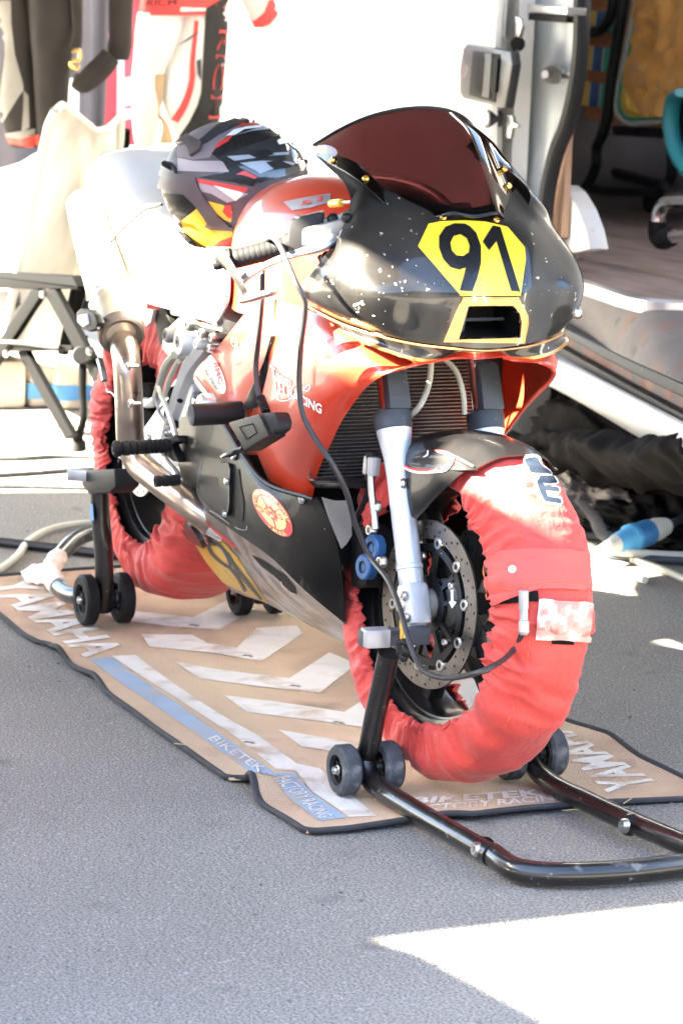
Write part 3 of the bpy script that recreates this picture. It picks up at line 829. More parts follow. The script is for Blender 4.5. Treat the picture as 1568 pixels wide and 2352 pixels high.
vstrip('sill_channel', 'rust', [(1240, 742), (1440, 851), (1600, 927)], [(1240, 772), (1440, 888), (1600, 975)], .05, .03)
vstrip('sill_seal', 'seal', [(1240, 772), (1340, 828), (1440, 884), (1600, 970)], [(1240, 790), (1340, 848), (1440, 905), (1600, 985)], .02, .04)
rk = []
for dy, off in ((0, .012), (10, -.004), (34, -.010), (58, .0), (72, .03)):
    rk.append([PV(x, y + dy * (1 + (x - 1250) / 900), off) for x, y in ((1225, 798), (1340, 850), (1440, 902), (1600, 985), (1700, 1040))])
g = G(); g.shell(net(rk, 24, 16), .02); g.build('rocker_panel', 'van_white', van)
# wheels
for s in (2.35, -2.05):
    for n in (.12, 1.72):
        g = G(); c = VW(s, n, .33)
        g.lathe([(.18, -.09), (.30, -.1), (.325, -.08), (.33, 0), (.325, .08), (.30, .1), (.18, .09)], c, V_N, 36, close=True); w_ = g.build('wheel', 'rubber', van)
        g = G(); g.lathe([(.0, -.06), (.06, -.07), (.16, -.05), (.185, -.085), (.185, .08), (0, .08)], c, V_N, 24); g.build('rim', 'plastic_grey', w_)
g = G(); vprism(g, [(1196, 870), (1262, 850), (1262, 905), (1255, 935), (1236, 1000), (1190, 1010)], .10, .12, .01); g.build('mud_flap', 'rubber', van)
g = G(); g.tube([PV(x, y, .3) for x, y in ((1240, 945), (1268, 948), (1290, 940), (1330, 925))], .02, 8); g.build('exhaust_hanger', 'rubber', van)

# ------------------------------------------------------------------ things in the van
q = lambda x, y, n: PV(*c3(x, y), n)
lo = thing('folding_lounger', 'folded lounger with striped webbing bands leaning inside the van doorway', 'lounger', PV(1370, 450, 1.0))
for a, b in ((-60, 68), (185, 300), (425, 540), (655, 775)):
    g = G(); g.shell(net([[q(1120 - t * 34 - x * 230, y + (t * (b - a)) - 28 * x * .3, 1.0 + .02 * math.sin(x * 3)) for x in (1, .5, 0)] for t, y in ((0, a), (.5, a), (1, a))], 8, 6), .004)
    g.build('brown_band', 'band_brown', lo)
for a, b, sh in ((62, 190, 0), (290, 445, -20), (525, 680, -40)):
    xs_ = [905 + sh, 952 + sh, 960 + sh, 1002 + sh, 1010 + sh, 1070 + sh, 1078 + sh, 1112 + sh, 1115 + sh]
    for i, m_ in enumerate(('band_green', 'band_white', 'band_yellow', 'band_white', 'band_navy', 'band_white', 'band_green', 'band_green')):
        if i == 7: continue
        x0, x1 = xs_[i], xs_[i + 1]
        g = G(); g.shell(np.array([[q(x - 15 * t, a + (b - a) * t + (x - 900) * .12, .985 + .006 * math.sin(6 * t + x * .02)) for x in (x0, (x0 + x1) / 2, x1)] for t in np.linspace(0, 1, 5)]), .004)
        g.build('striped_band', m_, lo)
def vtube(name, par, pts, r, n, m_='black_tube'):
    g = G(); g.tube([q(x, y, n) for x, y in pts], r, 10, m=max(16, len(pts) * 8)); return g.build(name, m_, par)
vtube('frame_tube', lo, [(1190, -60), (1165, 120), (1130, 330), (1095, 560), (1070, 780), (1040, 880)], .02, .96)
vtube('frame_tube', lo, [(1120, -60), (1105, 80), (1060, 170), (1000, 205), (920, 195), (860, 180)], .019, .95)
vtube('frame_tube', lo, [(1060, 860), (1010, 950), (1000, 1080), (960, 1180), (930, 1220)], .019, .98)
do = thing('trolley_frame', 'black tube trolley frame on the van floor under the table', 'trolley', PV(1430, 520, 1.2))
vtube('frame_tube', do, [(780, 1060), (1000, 1090), (1200, 1140), (1400, 1195), (1470, 1190), (1495, 1120), (1490, 900), (1500, 800)], .02, 1.15)
vtube('frame_tube', do, [(780, 1190), (900, 1210), (1100, 1240), (1400, 1235), (1450, 1200)], .017, 1.05)
for x, y in ((888, 1285), (1375, 1290)):
    g = G(); p0 = q(x, y, 1.1); g.cyl(p0 - V_N * .025, p0 + V_N * .025, .05, 20); g.build('castor', 'rubber', do)
g = G(); g.ell(q(888, 1178, 1.02), (.012, .012, .012)); g.build('lock_knob', 'chrome', do)
tb = thing('black_table', 'low black table edge under the patterned cloth in the van', 'table', PV(1500, 300, 1.2))
g = G(); vprism(g, [c3(1105, 815), c3(1480, 835), c3(1600, 840), c3(1600, 905), c3(1105, 880)], 1.02, .45, .004); g.build('table_top', 'black_tube', tb)
g = G(); vprism(g, [c3(1112, 560), c3(1240, -40), c3(1640, -40), c3(1640, 838), c3(1102, 812)], 1.04, .02); tag(g.build('wooden_board', 'wood', None), 'tan wooden board standing behind the patterned cloth in the van', 'board')
cl = thing('patterned_cloth', 'crumpled ochre cloth with white, green and yellow border hung in the van', 'cloth', q(1350, 500, 1.0))
B0 = [(1262, -30), (1215, 210), (1170, 420), (1118, 600), (1128, 730), (1200, 800), (1340, 800), (1480, 790), (1640, 790)]
B1 = [(1285, -30), (1240, 220), (1195, 440), (1150, 610), (1158, 720), (1212, 775), (1340, 778), (1480, 768), (1640, 768)]
B2 = [(1292, -30), (1252, 230), (1212, 460), (1178, 610), (1182, 700), (1222, 748), (1340, 750), (1480, 740), (1640, 740)]
B3 = [(1330, -30), (1290, 250), (1250, 470), (1228, 600), (1240, 660), (1270, 700), (1350, 715), (1480, 700), (1640, 700)]
for nm, a, b, m_, n in (('white_border', B0, B1, 'band_white', .99), ('green_border', B1, B2, 'band_green', .985), ('yellow_border', B2, B3, 'band_yellow', .98)):
    g = G(); A = np.array([catmull([q(x, y, n) for x, y in a], 40), catmull([q((x + u) / 2, (y + w) / 2, n - .012) for (x, y), (u, w) in zip(a, b)], 40), catmull([q(x, y, n) for x, y in b], 40)])
    g.shell(A, .006); g.noise(.004, 40); g.build(nm, m_, cl)
A = []
for j in range(60):
    t = j / 59
    row = []
    for i in range(50):
        u = i / 49
        xl = np.interp(t, [0, .35, .65, .85, 1], [1295, 1262, 1220, 1250, 1330]); x = xl * (1 - u) + 1680 * u
        y = -40 + t * 800 + 30 * math.sin(u * 3) * (1 - t)
        p_ = q(x, y, .97)
        w_ = noise.noise(Vector((u * 7 + t * 2, t * 4 - u, 3))) + .6 * noise.noise(Vector((u * 15 + 5 * t, t * 9, 8)))
        row.append(p_ - V_N * (.035 + .045 * w_) * math.sin(math.pi * min(1, .15 + u)))
    A.append(row)
g = G(); g.shell(np.array(A), .004); g.build('ochre_panel', 'ochre', cl)
tc_ = thing('teal_chair', 'teal plastic chair with black back at the photo edge in the van', 'chair', PV(1568, 400, .9))
g = G(); g.tube([q(x, y, .8) for x, y in ((1560, 600), (1510, 640), (1488, 760), (1500, 900), (1540, 1030), (1600, 1120))], .03, 12, m=40, flat=.5); g.build('seat_rim', 'teal', tc_)
g = G(); vprism(g, [c3(1570, 560), c3(1530, 650), c3(1520, 760), c3(1545, 900), c3(1620, 960), c3(1640, 560)], .83, .02, .004); g.build('backrest', 'black_tube', tc_)
ch = thing('chrome_stand', 'chrome tube leg with black rubber foot on the brown van floor', 'stand', PV(1540, 500, .4))
vtube('chrome_leg', ch, [(1640, 1300), (1540, 1300), (1450, 1315), (1412, 1370), (1405, 1480)], .021, .45, 'chrome')
vtube('chrome_leg', ch, [(1640, 1520), (1560, 1528), (1450, 1540)], .021, .45, 'chrome')
vtube('rubber_foot', ch, [(1405, 1435), (1402, 1510), (1425, 1555), (1490, 1535)], .029, .45, 'rubber')

# ------------------------------------------------------------------ black covers heaped under the van
def heap(name, label, cat, c, size, seed, m_, fold=.05, ax=None):
    n, m = 120, 64
    a = np.eye(3) if ax is None else np.array(ax)
    A = []
    for j in range(m):
        ph = j / (m - 1) * math.pi / 2
        row = []
        for i in range(n):
            t = 2 * math.pi * i / n
            d = np.array([math.cos(t) * math.cos(ph), math.sin(t) * math.cos(ph), math.sin(ph)])
            v = Vector((d[0] * 2.2 + seed, d[1] * 2.2, d[2] * 2.2))
            k = 1 + fold * 3.0 * noise.noise(v) + fold * 5.0 * (.32 - abs(noise.noise(v * 1.4 + Vector((4, 0, 0))))) + fold * 2.2 * (.3 - abs(noise.noise(v * 3.0)))
            row.append(np.asarray(c) + a[0] * d[0] * size[0] * k + a[1] * d[1] * size[1] * k + a[2] * max(0, d[2]) * size[2] * k)
        A.append(row)
    g = G(); g.gridp(np.array(A), cu=True)
    return tag(g.build(name, m_, smooth=180), label, cat)
AX = [V_E, V_N, np.array([0, 0, 1.])]
c1 = PZ(1470, 1190, 0) + V_N * .14
heap('crumpled_cover', 'crumpled black cover heaped on the ground below the van sill', 'cover', c1 + V_E * .12, (.75, .24, .33), 3.3, 'black_cloth', .10, AX)
heap('crumpled_cover', 'small crumpled black cover beside the blue plug under the van', 'cover', PZ(1530, 1205, 0) + V_N * .1, (.26, .16, .14), 9.1, 'black_cloth', .1, AX)
heap('dusty_sack', 'dusty brown grey sack lying beside the front mudguard', 'sack', PZ(1270, 1190, 0) + V_N * .1, (.22, .16, .10), 5.1, 'grey_cloth', .08, AX)
heap('dusty_sack', 'flat dark sack lying closest to the front wheel under the van', 'sack', PZ(1370, 1225, 0) + V_N * .12, (.26, .14, .09), 15.1, 'black_cloth', .09, AX)
# rolled cover on top
g = G()
a_, b_ = PV(1180, 1018, .02), PV(1600, 1042, -.03)
mm = 50
pts = [a_ * (1 - t) + b_ * t + np.array([0, 0, .012 * math.sin(t * 5)]) for t in np.linspace(0, 1, 8)]
g.tube(pts, [.028, .027, .024, .024, .024, .024, .026], 26, m=110)
g.noise(.020, 7, 2.2); g.noise(.004, 18, 4.2)
ro = tag(g.build('rolled_cover', 'black_cloth', smooth=180), 'long rolled black cover lying on the heap under the white sill', 'cover')
g = G(); g.shell(net([[PV(x, y, n) for x, y, n in r] for r in (
    [(1250, 1000, -.03), (1330, 990, -.06), (1430, 1000, -.1), (1560, 1010, -.12)],
    [(1262, 1030, -.08), (1320, 1018, -.13), (1440, 1045, -.16), (1570, 1050, -.18)],
    [(1275, 1058, -.09), (1310, 1062, -.08), (1440, 1078, -.12), (1580, 1085, -.14)],
    [(1300, 1100, .0), (1330, 1120, .0), (1450, 1130, -.02), (1590, 1140, -.05)])], 80, 50), .004)
g.noise(.034, 6, 5.5); g.noise(.016, 14, 1.5); g.build('loose_flap', 'black_cloth', ro, smooth=180)
for k, (pts, lab) in enumerate((
    ([(1290, 1110), (1330, 1125), (1370, 1150), (1400, 1185), (1390, 1225)], 'dark webbing strap curling down from the black covers'),
    ([(1330, 1150), (1365, 1190), (1385, 1230), (1420, 1240)], 'narrow dark webbing strap ending by the blue plug'))):
    g = G(); g.tube([PZ(x, y, .10 - .02 * i) for i, (x, y) in enumerate(pts)], .018, 8, m=30, flat=.15); tag(g.build('webbing_strap', 'grey_cloth'), lab, 'strap')

# blue plug and coupling on the ground
cp = thing('power_coupling', 'blue and white industrial plug lying on grey cables right of the wheel', 'plug', PZ(1450, 1262, .04))
PA, PB = PZ(1375, 1262, .045), PZ(1530, 1208, .075)
D = unit(PB - PA); L_ = np.linalg.norm(PB - PA)
g = G(); g.lathe([(.008, 0), (.013, .1 * L_), (.022, .22 * L_), (.024, .24 * L_)], PA, D, 20); g.build('cable_gland', 'cee_white', cp)
g = G(); g.lathe([(.022, .22 * L_), (.027, .3 * L_), (.031, .42 * L_), (.037, .45 * L_), (.037, .5 * L_), (.032, .5 * L_)], PA, D, 20); g.build('plug_body', 'cee_light', cp)
g = G(); g.lathe([(.034, .48 * L_), (.034, .72 * L_), (.032, .74 * L_)], PA, D, 20); g.build('socket_body', 'cee_blue', cp)
g = G(); g.lathe([(.031, .72 * L_), (.030, .85 * L_), (.024, .97 * L_), (.021, 1.0 * L_), (.010, 1.0 * L_)], PA, D, 20); g.build('socket_grip', 'cee_white', cp)
def cord(name, label, pts, r, m_, z=.012, n=8, cat='cable', mm=None):
    g = G(); pp = []
    for p_ in pts: pp.append(PZ(p_[0], p_[1], p_[2] if len(p_) > 2 else z))
    g.tube(pp, r, n, m=mm or len(pts) * 8)
    return tag(g.build(name, m_), label, cat)
cord('power_cable', 'thick grey cable running from the blue plug out of the photo', [(1525, 1212, .075), (1560, 1195, .07), (1620, 1170, .05)], .011, 'plastic_grey')
cord('power_cable', 'cream cable lying straight across the blue plug', [(1385, 1262, .02), (1430, 1268, .03), (1500, 1274, .02), (1600, 1278)], .011, 'cable_white')
cord('power_cable', 'dusty grey cable pair passing behind the tyre to the blue plug', [(1290, 1240), (1340, 1268), (1400, 1275), (1480, 1283), (1600, 1290)], .010, 'plastic_grey')
cord('power_cable', 'pale cable slanting across the sunlit strip of asphalt', [(1370, 1280), (1400, 1296), (1440, 1318), (1480, 1332)], .010, 'cable_white')
cord('power_cable', 'dark looped cable behind the blue plug', [(1300, 1225), (1380, 1235), (1450, 1248), (1500, 1225), (1490, 1205), (1440, 1200)], .010, 'cable')
cord('power_cable', 'thin pale cable at the photo edge above the sunlit strip', [(1450, 1285), (1500, 1300), (1600, 1345)], .009, 'cable_pale')
# cords at the rear
cord('extension_cord', 'olive extension cord curving over the asphalt left of the rear stand', [(-60, 1335), (0, 1308), (40, 1278), (70, 1240), (130, 1212), (210, 1202), (280, 1205), (340, 1230)], .010, 'cable_pale')
cord('extension_cord', 'black extension cord lying behind the rear stand', [(-60, 1240), (0, 1245), (100, 1256), (240, 1272), (330, 1280), (400, 1290)], .012, 'cable')
for pts, lab in (([(-40, 1054), (60, 1052), (140, 1048), (240, 1050)], 'thin dark cord farthest back on the sunlit ground'), ([(-40, 1094), (80, 1086), (160, 1080), (240, 1075)], 'thin dark cord crossing the sunlit ground in the middle'), ([(-40, 1116), (80, 1117), (200, 1120)], 'thin dark cord at the edge of the sunlit ground')):
    cord('ground_cord', lab, pts, .007, 'rubber_dusty', .007)
# ------------------------------------------------------------------ the racing motorcycle
bike = thing('race_motorcycle', 'black and red racing motorcycle number 91 propped on two paddock stands', 'motorcycle', (-.7, 0, 0))
c7z = lambda x, y: (686 + .4271 * x, 228.7 + .4271 * y)       # zoom of the nose
c6z = lambda x, y: (457.3 + .2604 * x, 816.7 + .2604 * y)     # zoom of the side panel
cbz = lambda x, y: (392 + .2708 * x, 1061.7 + .2708 * y)      # zoom of the belly
c5z = lambda x, y: (326.7 + .3125 * x, 326.7 + .3125 * y)     # zoom of tank and bars
c4z = lambda x, y: (653.3 + .5 * x, 735 + .5 * y)             # zoom of the front wheel
cez = lambda x, y: (359.3 + .1667 * x, 653.3 + .1667 * y)     # zoom of the rear panel
def mir(rows):                                # full-width rows from right-half rows whose first column is the centre
    return [[np.array([p[0], -p[1], p[2]]) for p in r[:0:-1]] + list(r) for r in rows]
def pxrows(rows): return [[P(x, y, Y) for x, y, Y in r] for r in rows]

# --- nose
NOSE = [
 [(1120, 800, 0), (1050, 796, -.06), (960, 786, -.12), (880, 769, -.172), (800, 744, -.208), (740, 717, -.223), (697, 692, -.226)],
 [(1122, 772, 0), (1045, 766, -.065), (950, 752, -.13), (870, 735, -.186), (795, 712, -.226), (735, 690, -.243), (690, 674, -.246)],
 [(1125, 722, 0), (1050, 710, -.066), (955, 692, -.132), (880, 673, -.186), (805, 656, -.226), (745, 648, -.245), (690, 655, -.25)],
 [(1128, 678, 0), (1060, 668, -.06), (970, 642, -.12), (895, 620, -.168), (825, 606, -.210), (770, 602, -.232), (722, 618, -.243)],
 [(1112, 590, 0), (1050, 576, -.052), (975, 556, -.103), (910, 540, -.143), (850, 528, -.178), (800, 532, -.203), (762, 562, -.222)],
 [(1085, 507, 0), (1030, 501, -.045), (970, 491, -.085), (915, 481, -.12), (870, 471, -.15), (830, 471, -.177), (795, 505, -.199)],
 [(1070, 478, 0), (1018, 470, -.043), (960, 458, -.08), (908, 444, -.112), (866, 428, -.138), (832, 428, -.160), (806, 455, -.178)]]
NA = net(mir(pxrows(NOSE)), 121, 70)
INTK = [(905, 1107), (1150, 1105), (1183, 1150), (1192, 1195), (1185, 1280), (855, 1290)]
INTK = [c7z(*p) for p in INTK]
def inside(poly, x, y):
    r = False
    for (a, b), (c, d) in zip(poly, poly[1:] + poly[:1]):
        if (b > y) != (d > y) and x < (c - a) * (y - b) / (d - b) + a: r = not r
    return r
g = G(); g.shell(NA, .004, hole=lambda p: p[0] > -.1 and inside(INTK, *proj(p)))
nose = g.build('nose_fairing', 'black_paint', bike, smooth=50)
nose_s = on(G().gridp(NA).bvh())
# side wings that carry the screen
WING = pxrows([
 [(726, 357, -.157), (765, 394, -.164), (795, 424, -.168), (806, 456, -.177)],
 [(745, 353, -.155), (795, 388, -.156), (832, 418, -.155), (852, 455, -.150)],
 [(775, 357, -.151), (832, 382, -.144), (857, 412, -.136), (892, 452, -.118)]])
for sg in (1, -1):
    A = net(WING, 24, 14) * np.array([1, sg, 1])
    g = G(); g.shell(A, .005 * sg); g.build('screen_wing', 'black_gloss', bike)
rc = random.Random(11)
def chips(cx, cy, sx, sy, n, smin, smax):
    for _ in range(n):
        x, y, r = rc.gauss(cx, sx), rc.gauss(cy, sy), rc.uniform(smin, smax) * .75
        k = rc.randint(5, 9); an = rc.uniform(0, 3); el = rc.uniform(.45, 1)
        pl = []
        for i in range(k):
            t = 2 * math.pi * i / k; q_ = r * rc.uniform(.55, 1.25)
            u_, v_ = q_ * math.cos(t), q_ * math.sin(t) * el
            pl.append((x + u_ * math.cos(an) - v_ * math.sin(an), y + u_ * math.sin(an) + v_ * math.cos(an)))
        if nose_s(x, y): poly_decal('paint_chip', [pl], nose_s, 'chip', bike, .0009, step=8)
M['chip'] = mat('chip', (.62, .55, .48), .6, var=.2, scale=60)
chips(824, 698, 7, 7, 9, 2.5, 6)
chips(924, 656, 7, 12, 6, 2, 5)
chips(768, 662, 9, 18, 9, 1.5, 4)
chips(860, 665, 50, 40, 16, 1, 3)
chips(935, 610, 40, 40, 8, 1, 3)
chips(1250, 690, 30, 40, 6, .8, 2)
# gold line under the nose, intake trim and duct
TR = [c7z(*p) for p in ((880, 1062), (1175, 1062), (1225, 1160), (1228, 1200), (1205, 1310), (780, 1302))]
poly_decal('intake_trim', [TR, INTK[::-1]], nose_s, 'gold', bike, .001, .003, step=10)
duct = []
for k, dd in ((1, 0), (.96, .05), (.8, .16)):
    cx, cy = np.mean(INTK, 0)
    lp = []
    for x, y in INTK:
        h = nose_s(x, y)
        lp.append((h[0] if h else PX(x, y, .06)) + np.array([-dd, 0, 0.02 * dd / .16]))
    m_ = np.mean(lp, 0)
    duct.append([m_ + (p - m_) * k for p in lp])
g = G(); g.gridp(np.array(duct), cu=True); o = len(g.v) - len(INTK); g.f.append(tuple(range(o, o + len(INTK)))); g.build('intake_duct', 'black_gloss', bike, smooth=0)
g = G()
for a, b in ((.3, .3), (.3, .7)):
    pass
lp = duct[1]
g.tube([(lp[0] * .7 + lp[1] * .3), (lp[5] * .75 + lp[4] * .25)], .004, 6); g.tube([(lp[5] * .65 + lp[0] * .35), (lp[4] * .65 + lp[1] * .35)], .003, 6)
g.build('duct_rib', 'plastic_grey', bike)
g = G(); lowl = [P(x, y, Y) + np.array([0.002, -.002, -.004]) for x, y, Y in NOSE[0]]
full = [p * np.array([1, -1, 1]) for p in lowl[:0:-1]] + lowl
g.tube(full, .0020, 6, m=80); g.build('nose_edge', 'gold', bike)
# lower lip below the nose: dusty black wedge with gold edge, then red
LIP = pxrows([
 [(1092, 801, 0), (1040, 801, -.05), (980, 794, -.10), (900, 781, -.16), (830, 763, -.196), (768, 742, -.214)],
 [(1092, 806, 0), (1050, 806, -.04), (1012, 815, -.07), (955, 818, -.12), (870, 795, -.178), (790, 760, -.212)],
 [(1092, 812, 0), (1050, 812, -.04), (1006, 826, -.072), (950, 828, -.124), (868, 803, -.182), (788, 766, -.215)]])
A = net(mir(LIP), 81, 10)
g = G(); g.shell(A[:8], .003); g.build('nose_lip', 'black_paint', bike)
g = G(); g.shell(A[7:], .003); g.build('lip_line', 'gold', bike)
# number plate
c_pl = [(640, 790), (697, 670), (760, 657), (890, 651), (1000, 658), (1120, 686), (1212, 795), (1218, 860), (1190, 1055), (870, 1056)]
poly_decal('number_plate', [c_pl], nose_s, 'yellow', bike, .0012, conv=c7z, step=10)
nine = [(890, 672), (835, 670), (785, 690), (752, 740), (752, 800), (775, 860), (815, 905), (860, 918), (895, 905), (885, 950), (862, 1028), (928, 1032), (955, 960), (975, 880), (975, 790), (950, 720), (915, 685)]
hole = [(865, 728), (830, 738), (812, 775), (820, 815), (845, 842), (880, 845), (910, 825), (915, 790), (900, 750)]
poly_decal('number_digit', [nine, hole[::-1]], nose_s, 'black_gloss', bike, .0026, conv=c7z, step=8)
poly_decal('number_digit', [[(1040, 682), (985, 768), (1020, 815), (1060, 765), (1140, 1030), (1187, 1035), (1080, 690)]], nose_s, 'black_gloss', bike, .0026, conv=c7z, step=8)
# tinted screen
SCR = pxrows([
 [(1090, 500, 0), (1040, 492, -.043), (982, 510, -.078), (915, 500, -.120), (866, 450, -.150), (812, 408, -.166), (762, 379, -.167), (724, 352, -.161)],
 [(1062, 420, 0), (1010, 408, -.042), (950, 408, -.080), (893, 406, -.112), (850, 390, -.137), (806, 368, -.155), (762, 356, -.162), (722, 345, -.159)],
 [(1018, 310, 0), (965, 302, -.042), (910, 304, -.078), (865, 309, -.105), (828, 314, -.127), (793, 320, -.145), (755, 328, -.157), (720, 337, -.157)],
 [(978, 247, 0), (925, 250, -.042), (878, 259, -.075), (838, 271, -.101), (805, 285, -.121), (770, 303, -.139), (742, 320, -.150), (720, 333, -.155)]])
SA = net(mir(SCR), 80, 30)
g = G(); g.shell(SA, .002); g.build('windscreen', 'screen', bike, smooth=180)
scr_s = on(G().gridp(SA).bvh())
g = G(); g.tube(SA[-1], .003, 6, m=80); g.build('screen_edge', 'plastic', bike)
for x, y in ((766, 369), (840, 412), (912, 490), (1017, 501), (1138, 507), (1165, 429), (1155, 390), (1187, 501)):
    h = scr_s(x, y) or nose_s(x, y)
    if h is None: continue
    g = G(); g.bolt(h[0] + h[1] * .001, h[1], .0068, .005); g.build('brass_screw', 'brass', bike)
# mirror stub on the far side
g = G(); p0 = P(1322, 718, .2); g.ell(p0, (.012, .012, .012)); g.tube([p0, p0 + np.array([-.02, -.03, 0])], .005, 8); g.build('fairing_stud', 'screw', bike)

# --- red side fairing, right and left
RED_F = [
 [(625, 688, -.222), (700, 708, -.232), (790, 752, -.220), (868, 792, -.186), (950, 824, -.128), (1010, 824, -.074)],
 [(622, 740, -.232), (695, 752, -.245), (780, 778, -.238), (850, 806, -.208), (925, 832, -.154), (985, 830, -.100)],
 [(622, 790, -.236), (690, 800, -.252), (765, 815, -.252), (830, 832, -.230), (890, 845, -.190), (945, 838, -.150)],
 [(600, 865, -.228), (660, 872, -.252), (725, 878, -.257), (785, 880, -.247), (832, 872, -.228), (872, 866, -.204)],
 [(583, 932, -.222), (640, 946, -.246), (692, 952, -.250), (738, 955, -.242), (770, 950, -.230), (800, 943, -.212)],
 [(572, 985, -.214), (622, 1010, -.235), (668, 1020, -.238), (706, 1028, -.230), (732, 1028, -.222), (757, 1024, -.208)],
 [(598, 1060, -.209), (634, 1075, -.224), (662, 1085, -.226), (690, 1090, -.220), (710, 1090, -.213), (728, 1090, -.202)],
 [(617, 1105, -.205), (645, 1119, -.214), (667, 1128, -.215), (688, 1136, -.211), (704, 1140, -.205), (717, 1142, -.196)]]
RED_R = [
 [(562, 712, -.215), (580, 703, -.222), (600, 694, -.228), (624, 688, -.224)],
 [(500, 790, -.212), (540, 776, -.222), (580, 766, -.229), (621, 764, -.232)],
 [(438, 868, -.198), (490, 860, -.216), (545, 852, -.227), (604, 838, -.226)],
 [(468, 914, -.198), (505, 906, -.214), (540, 900, -.222), (580, 898, -.220)],
 [(496, 945, -.198), (520, 945, -.208), (545, 945, -.216), (570, 945, -.214)],
 [(518, 990, -.198), (540, 985, -.207), (560, 980, -.213), (580, 978, -.212)],
 [(558, 1045, -.198), (575, 1045, -.204), (590, 1045, -.207), (606, 1050, -.207)]]
kk = lambda rows, f: [[(x, y, Y * f) for x, y, Y in r] for r in rows]
FA, RA_ = net(pxrows(kk(RED_F, .83)), 50, 70), net(pxrows(kk(RED_R, .87)), 30, 60)
for sg in (1, -1):
    g = G(); g.shell(FA * np.array([1, sg, 1]), .004 * sg)
    g.build('side_fairing', 'red_paint', bike, smooth=60)
    g = G(); g.shell((RA_ + np.array([0, .006, 0])) * np.array([1, sg, 1]), .004 * sg)
    g.build('side_fairing', 'red_paint', bike, smooth=60)
side_s = on(G().gridp(FA).gridp(RA_ + np.array([0, .006, 0])).bvh())
# dark vent between the two panels
g = G()
g.shell(np.array([[P(x, y, Y) for x, y, Y in r] for r in (
    [(640, 770, -.19), (622, 770, -.205), (606, 830, -.20)], [(620, 850, -.19), (600, 860, -.195), (580, 890, -.195)], [(590, 935, -.19), (575, 940, -.195), (560, 940, -.195)])]), .004)
g.build('vent_floor', 'black_gloss', bike)
# red bridge under the nose
g = G(); BR = pxrows([[(1092, 812, 0), (1050, 812, -.04), (1008, 826, -.071), (950, 829, -.122)], [(1092, 826, 0), (1050, 824, -.045), (1002, 832, -.078), (945, 838, -.13)]])
g.shell(net(mir(BR), 40, 6), .004); g.build('fairing_bridge', 'red_paint', bike)
# lettering on the side
text_decal('team_lettering', 'Team', [(645, 182), (812, 278), (822, 200), (628, 78)], side_s, 'white', bike, .0018, .02, conv=c6z)
text_decal('team_lettering', 'LH RACING', [(672, 305), (1084, 515), (1090, 432), (668, 225)], side_s, 'white', bike, .0018, .03, conv=c6z)
ribbon_decal('circuit_outline', [[(820, 305), (840, 268), (862, 255), (900, 272), (940, 285), (965, 260), (982, 262), (980, 290), (960, 312), (915, 298), (880, 300)],
    [(800, 348), (705, 345), (698, 372), (715, 395), (770, 398), (815, 380), (850, 330)]], 2.2, side_s, 'white', bike, .0016, conv=c6z)
EL = circ(494, 857, (16, -6), (21, 47), 40)
poly_decal('filter_sticker', [EL], side_s, 'white', bike, .0014)
text_decal('filter_lettering', 'BMC', [(492, 833), (506, 885), (515, 876), (503, 832)], side_s, 'leather_red', bike, .0026, .03)
text_decal('filter_lettering', 'Air Filter', [(470, 850), (500, 898), (506, 892), (476, 845)], side_s, 'helmet_black', bike, .0026, .01)
poly_decal('panel_stripe', [[(437, 858), (440, 850), (478, 900), (482, 906), (470, 903)]], side_s, 'white', bike, .0014)
poly_decal('bolt_washer', [circ(540, 786, (7, -2), (4, 13), 20)], side_s, 'white', bike, .0014)
h = side_s(540, 786); g = G(); g.bolt(h[0] + h[1] * .002, h[1], .006, .004); g.build('fairing_bolt', 'brass', bike)

# --- lower fairing and belly
LOW = [
 [(416, 958, -.165), (470, 952, -.188), (512, 968, -.197), (565, 1050, -.203), (613, 1108, -.206), (724, 1147, -.192)],
 [(407, 1010, -.170), (455, 1020, -.196), (508, 1036, -.206), (562, 1090, -.212), (622, 1142, -.213), (748, 1180, -.180)],
 [(410, 1068, -.172), (455, 1085, -.200), (510, 1110, -.211), (572, 1150, -.216), (642, 1196, -.212), (768, 1232, -.168)],
 [(424, 1114, -.174), (468, 1136, -.200), (525, 1166, -.212), (592, 1206, -.216), (667, 1262, -.205), (784, 1310, -.148)],
 [(438, 1148, -.178), (494, 1190, -.200), (560, 1236, -.211), (626, 1284, -.210), (700, 1356, -.190), (791, 1432, -.118)]]
BEL = [LOW[-1],
 [(428, 1182, -.168), (480, 1226, -.172), (546, 1282, -.165), (616, 1332, -.150), (696, 1394, -.124), (791, 1452, -.080)],
 [(428, 1214, -.120), (468, 1284, -.090), (524, 1348, -.062), (614, 1387, -.045), (703, 1433, -.030), (790, 1476, -.000)]]
LA, BA = net(pxrows(LOW), 90, 60), net(pxrows(BEL), 90, 30)
# scoop in the lower fairing
for sg in (1, -1):
    m3 = np.array([1, sg, 1])
    g = G(); g.shell(LA * m3, .004 * sg); g.build('lower_fairing', 'black_panel', bike, smooth=60)
    g = G(); g.shell(BA * m3, .004 * sg); g.build('belly_pan', 'dusty', bike, smooth=60)
low_s = on(G().gridp(LA).gridp(BA).bvh())
for x, y in ((611, 1106), (696, 1146), (541, 1046)):
    h = low_s(x, y)
    if h: g = G(); g.bolt(h[0] + h[1] * .001, h[1], .010, .006); g.build('fairing_bolt', 'screw', bike)
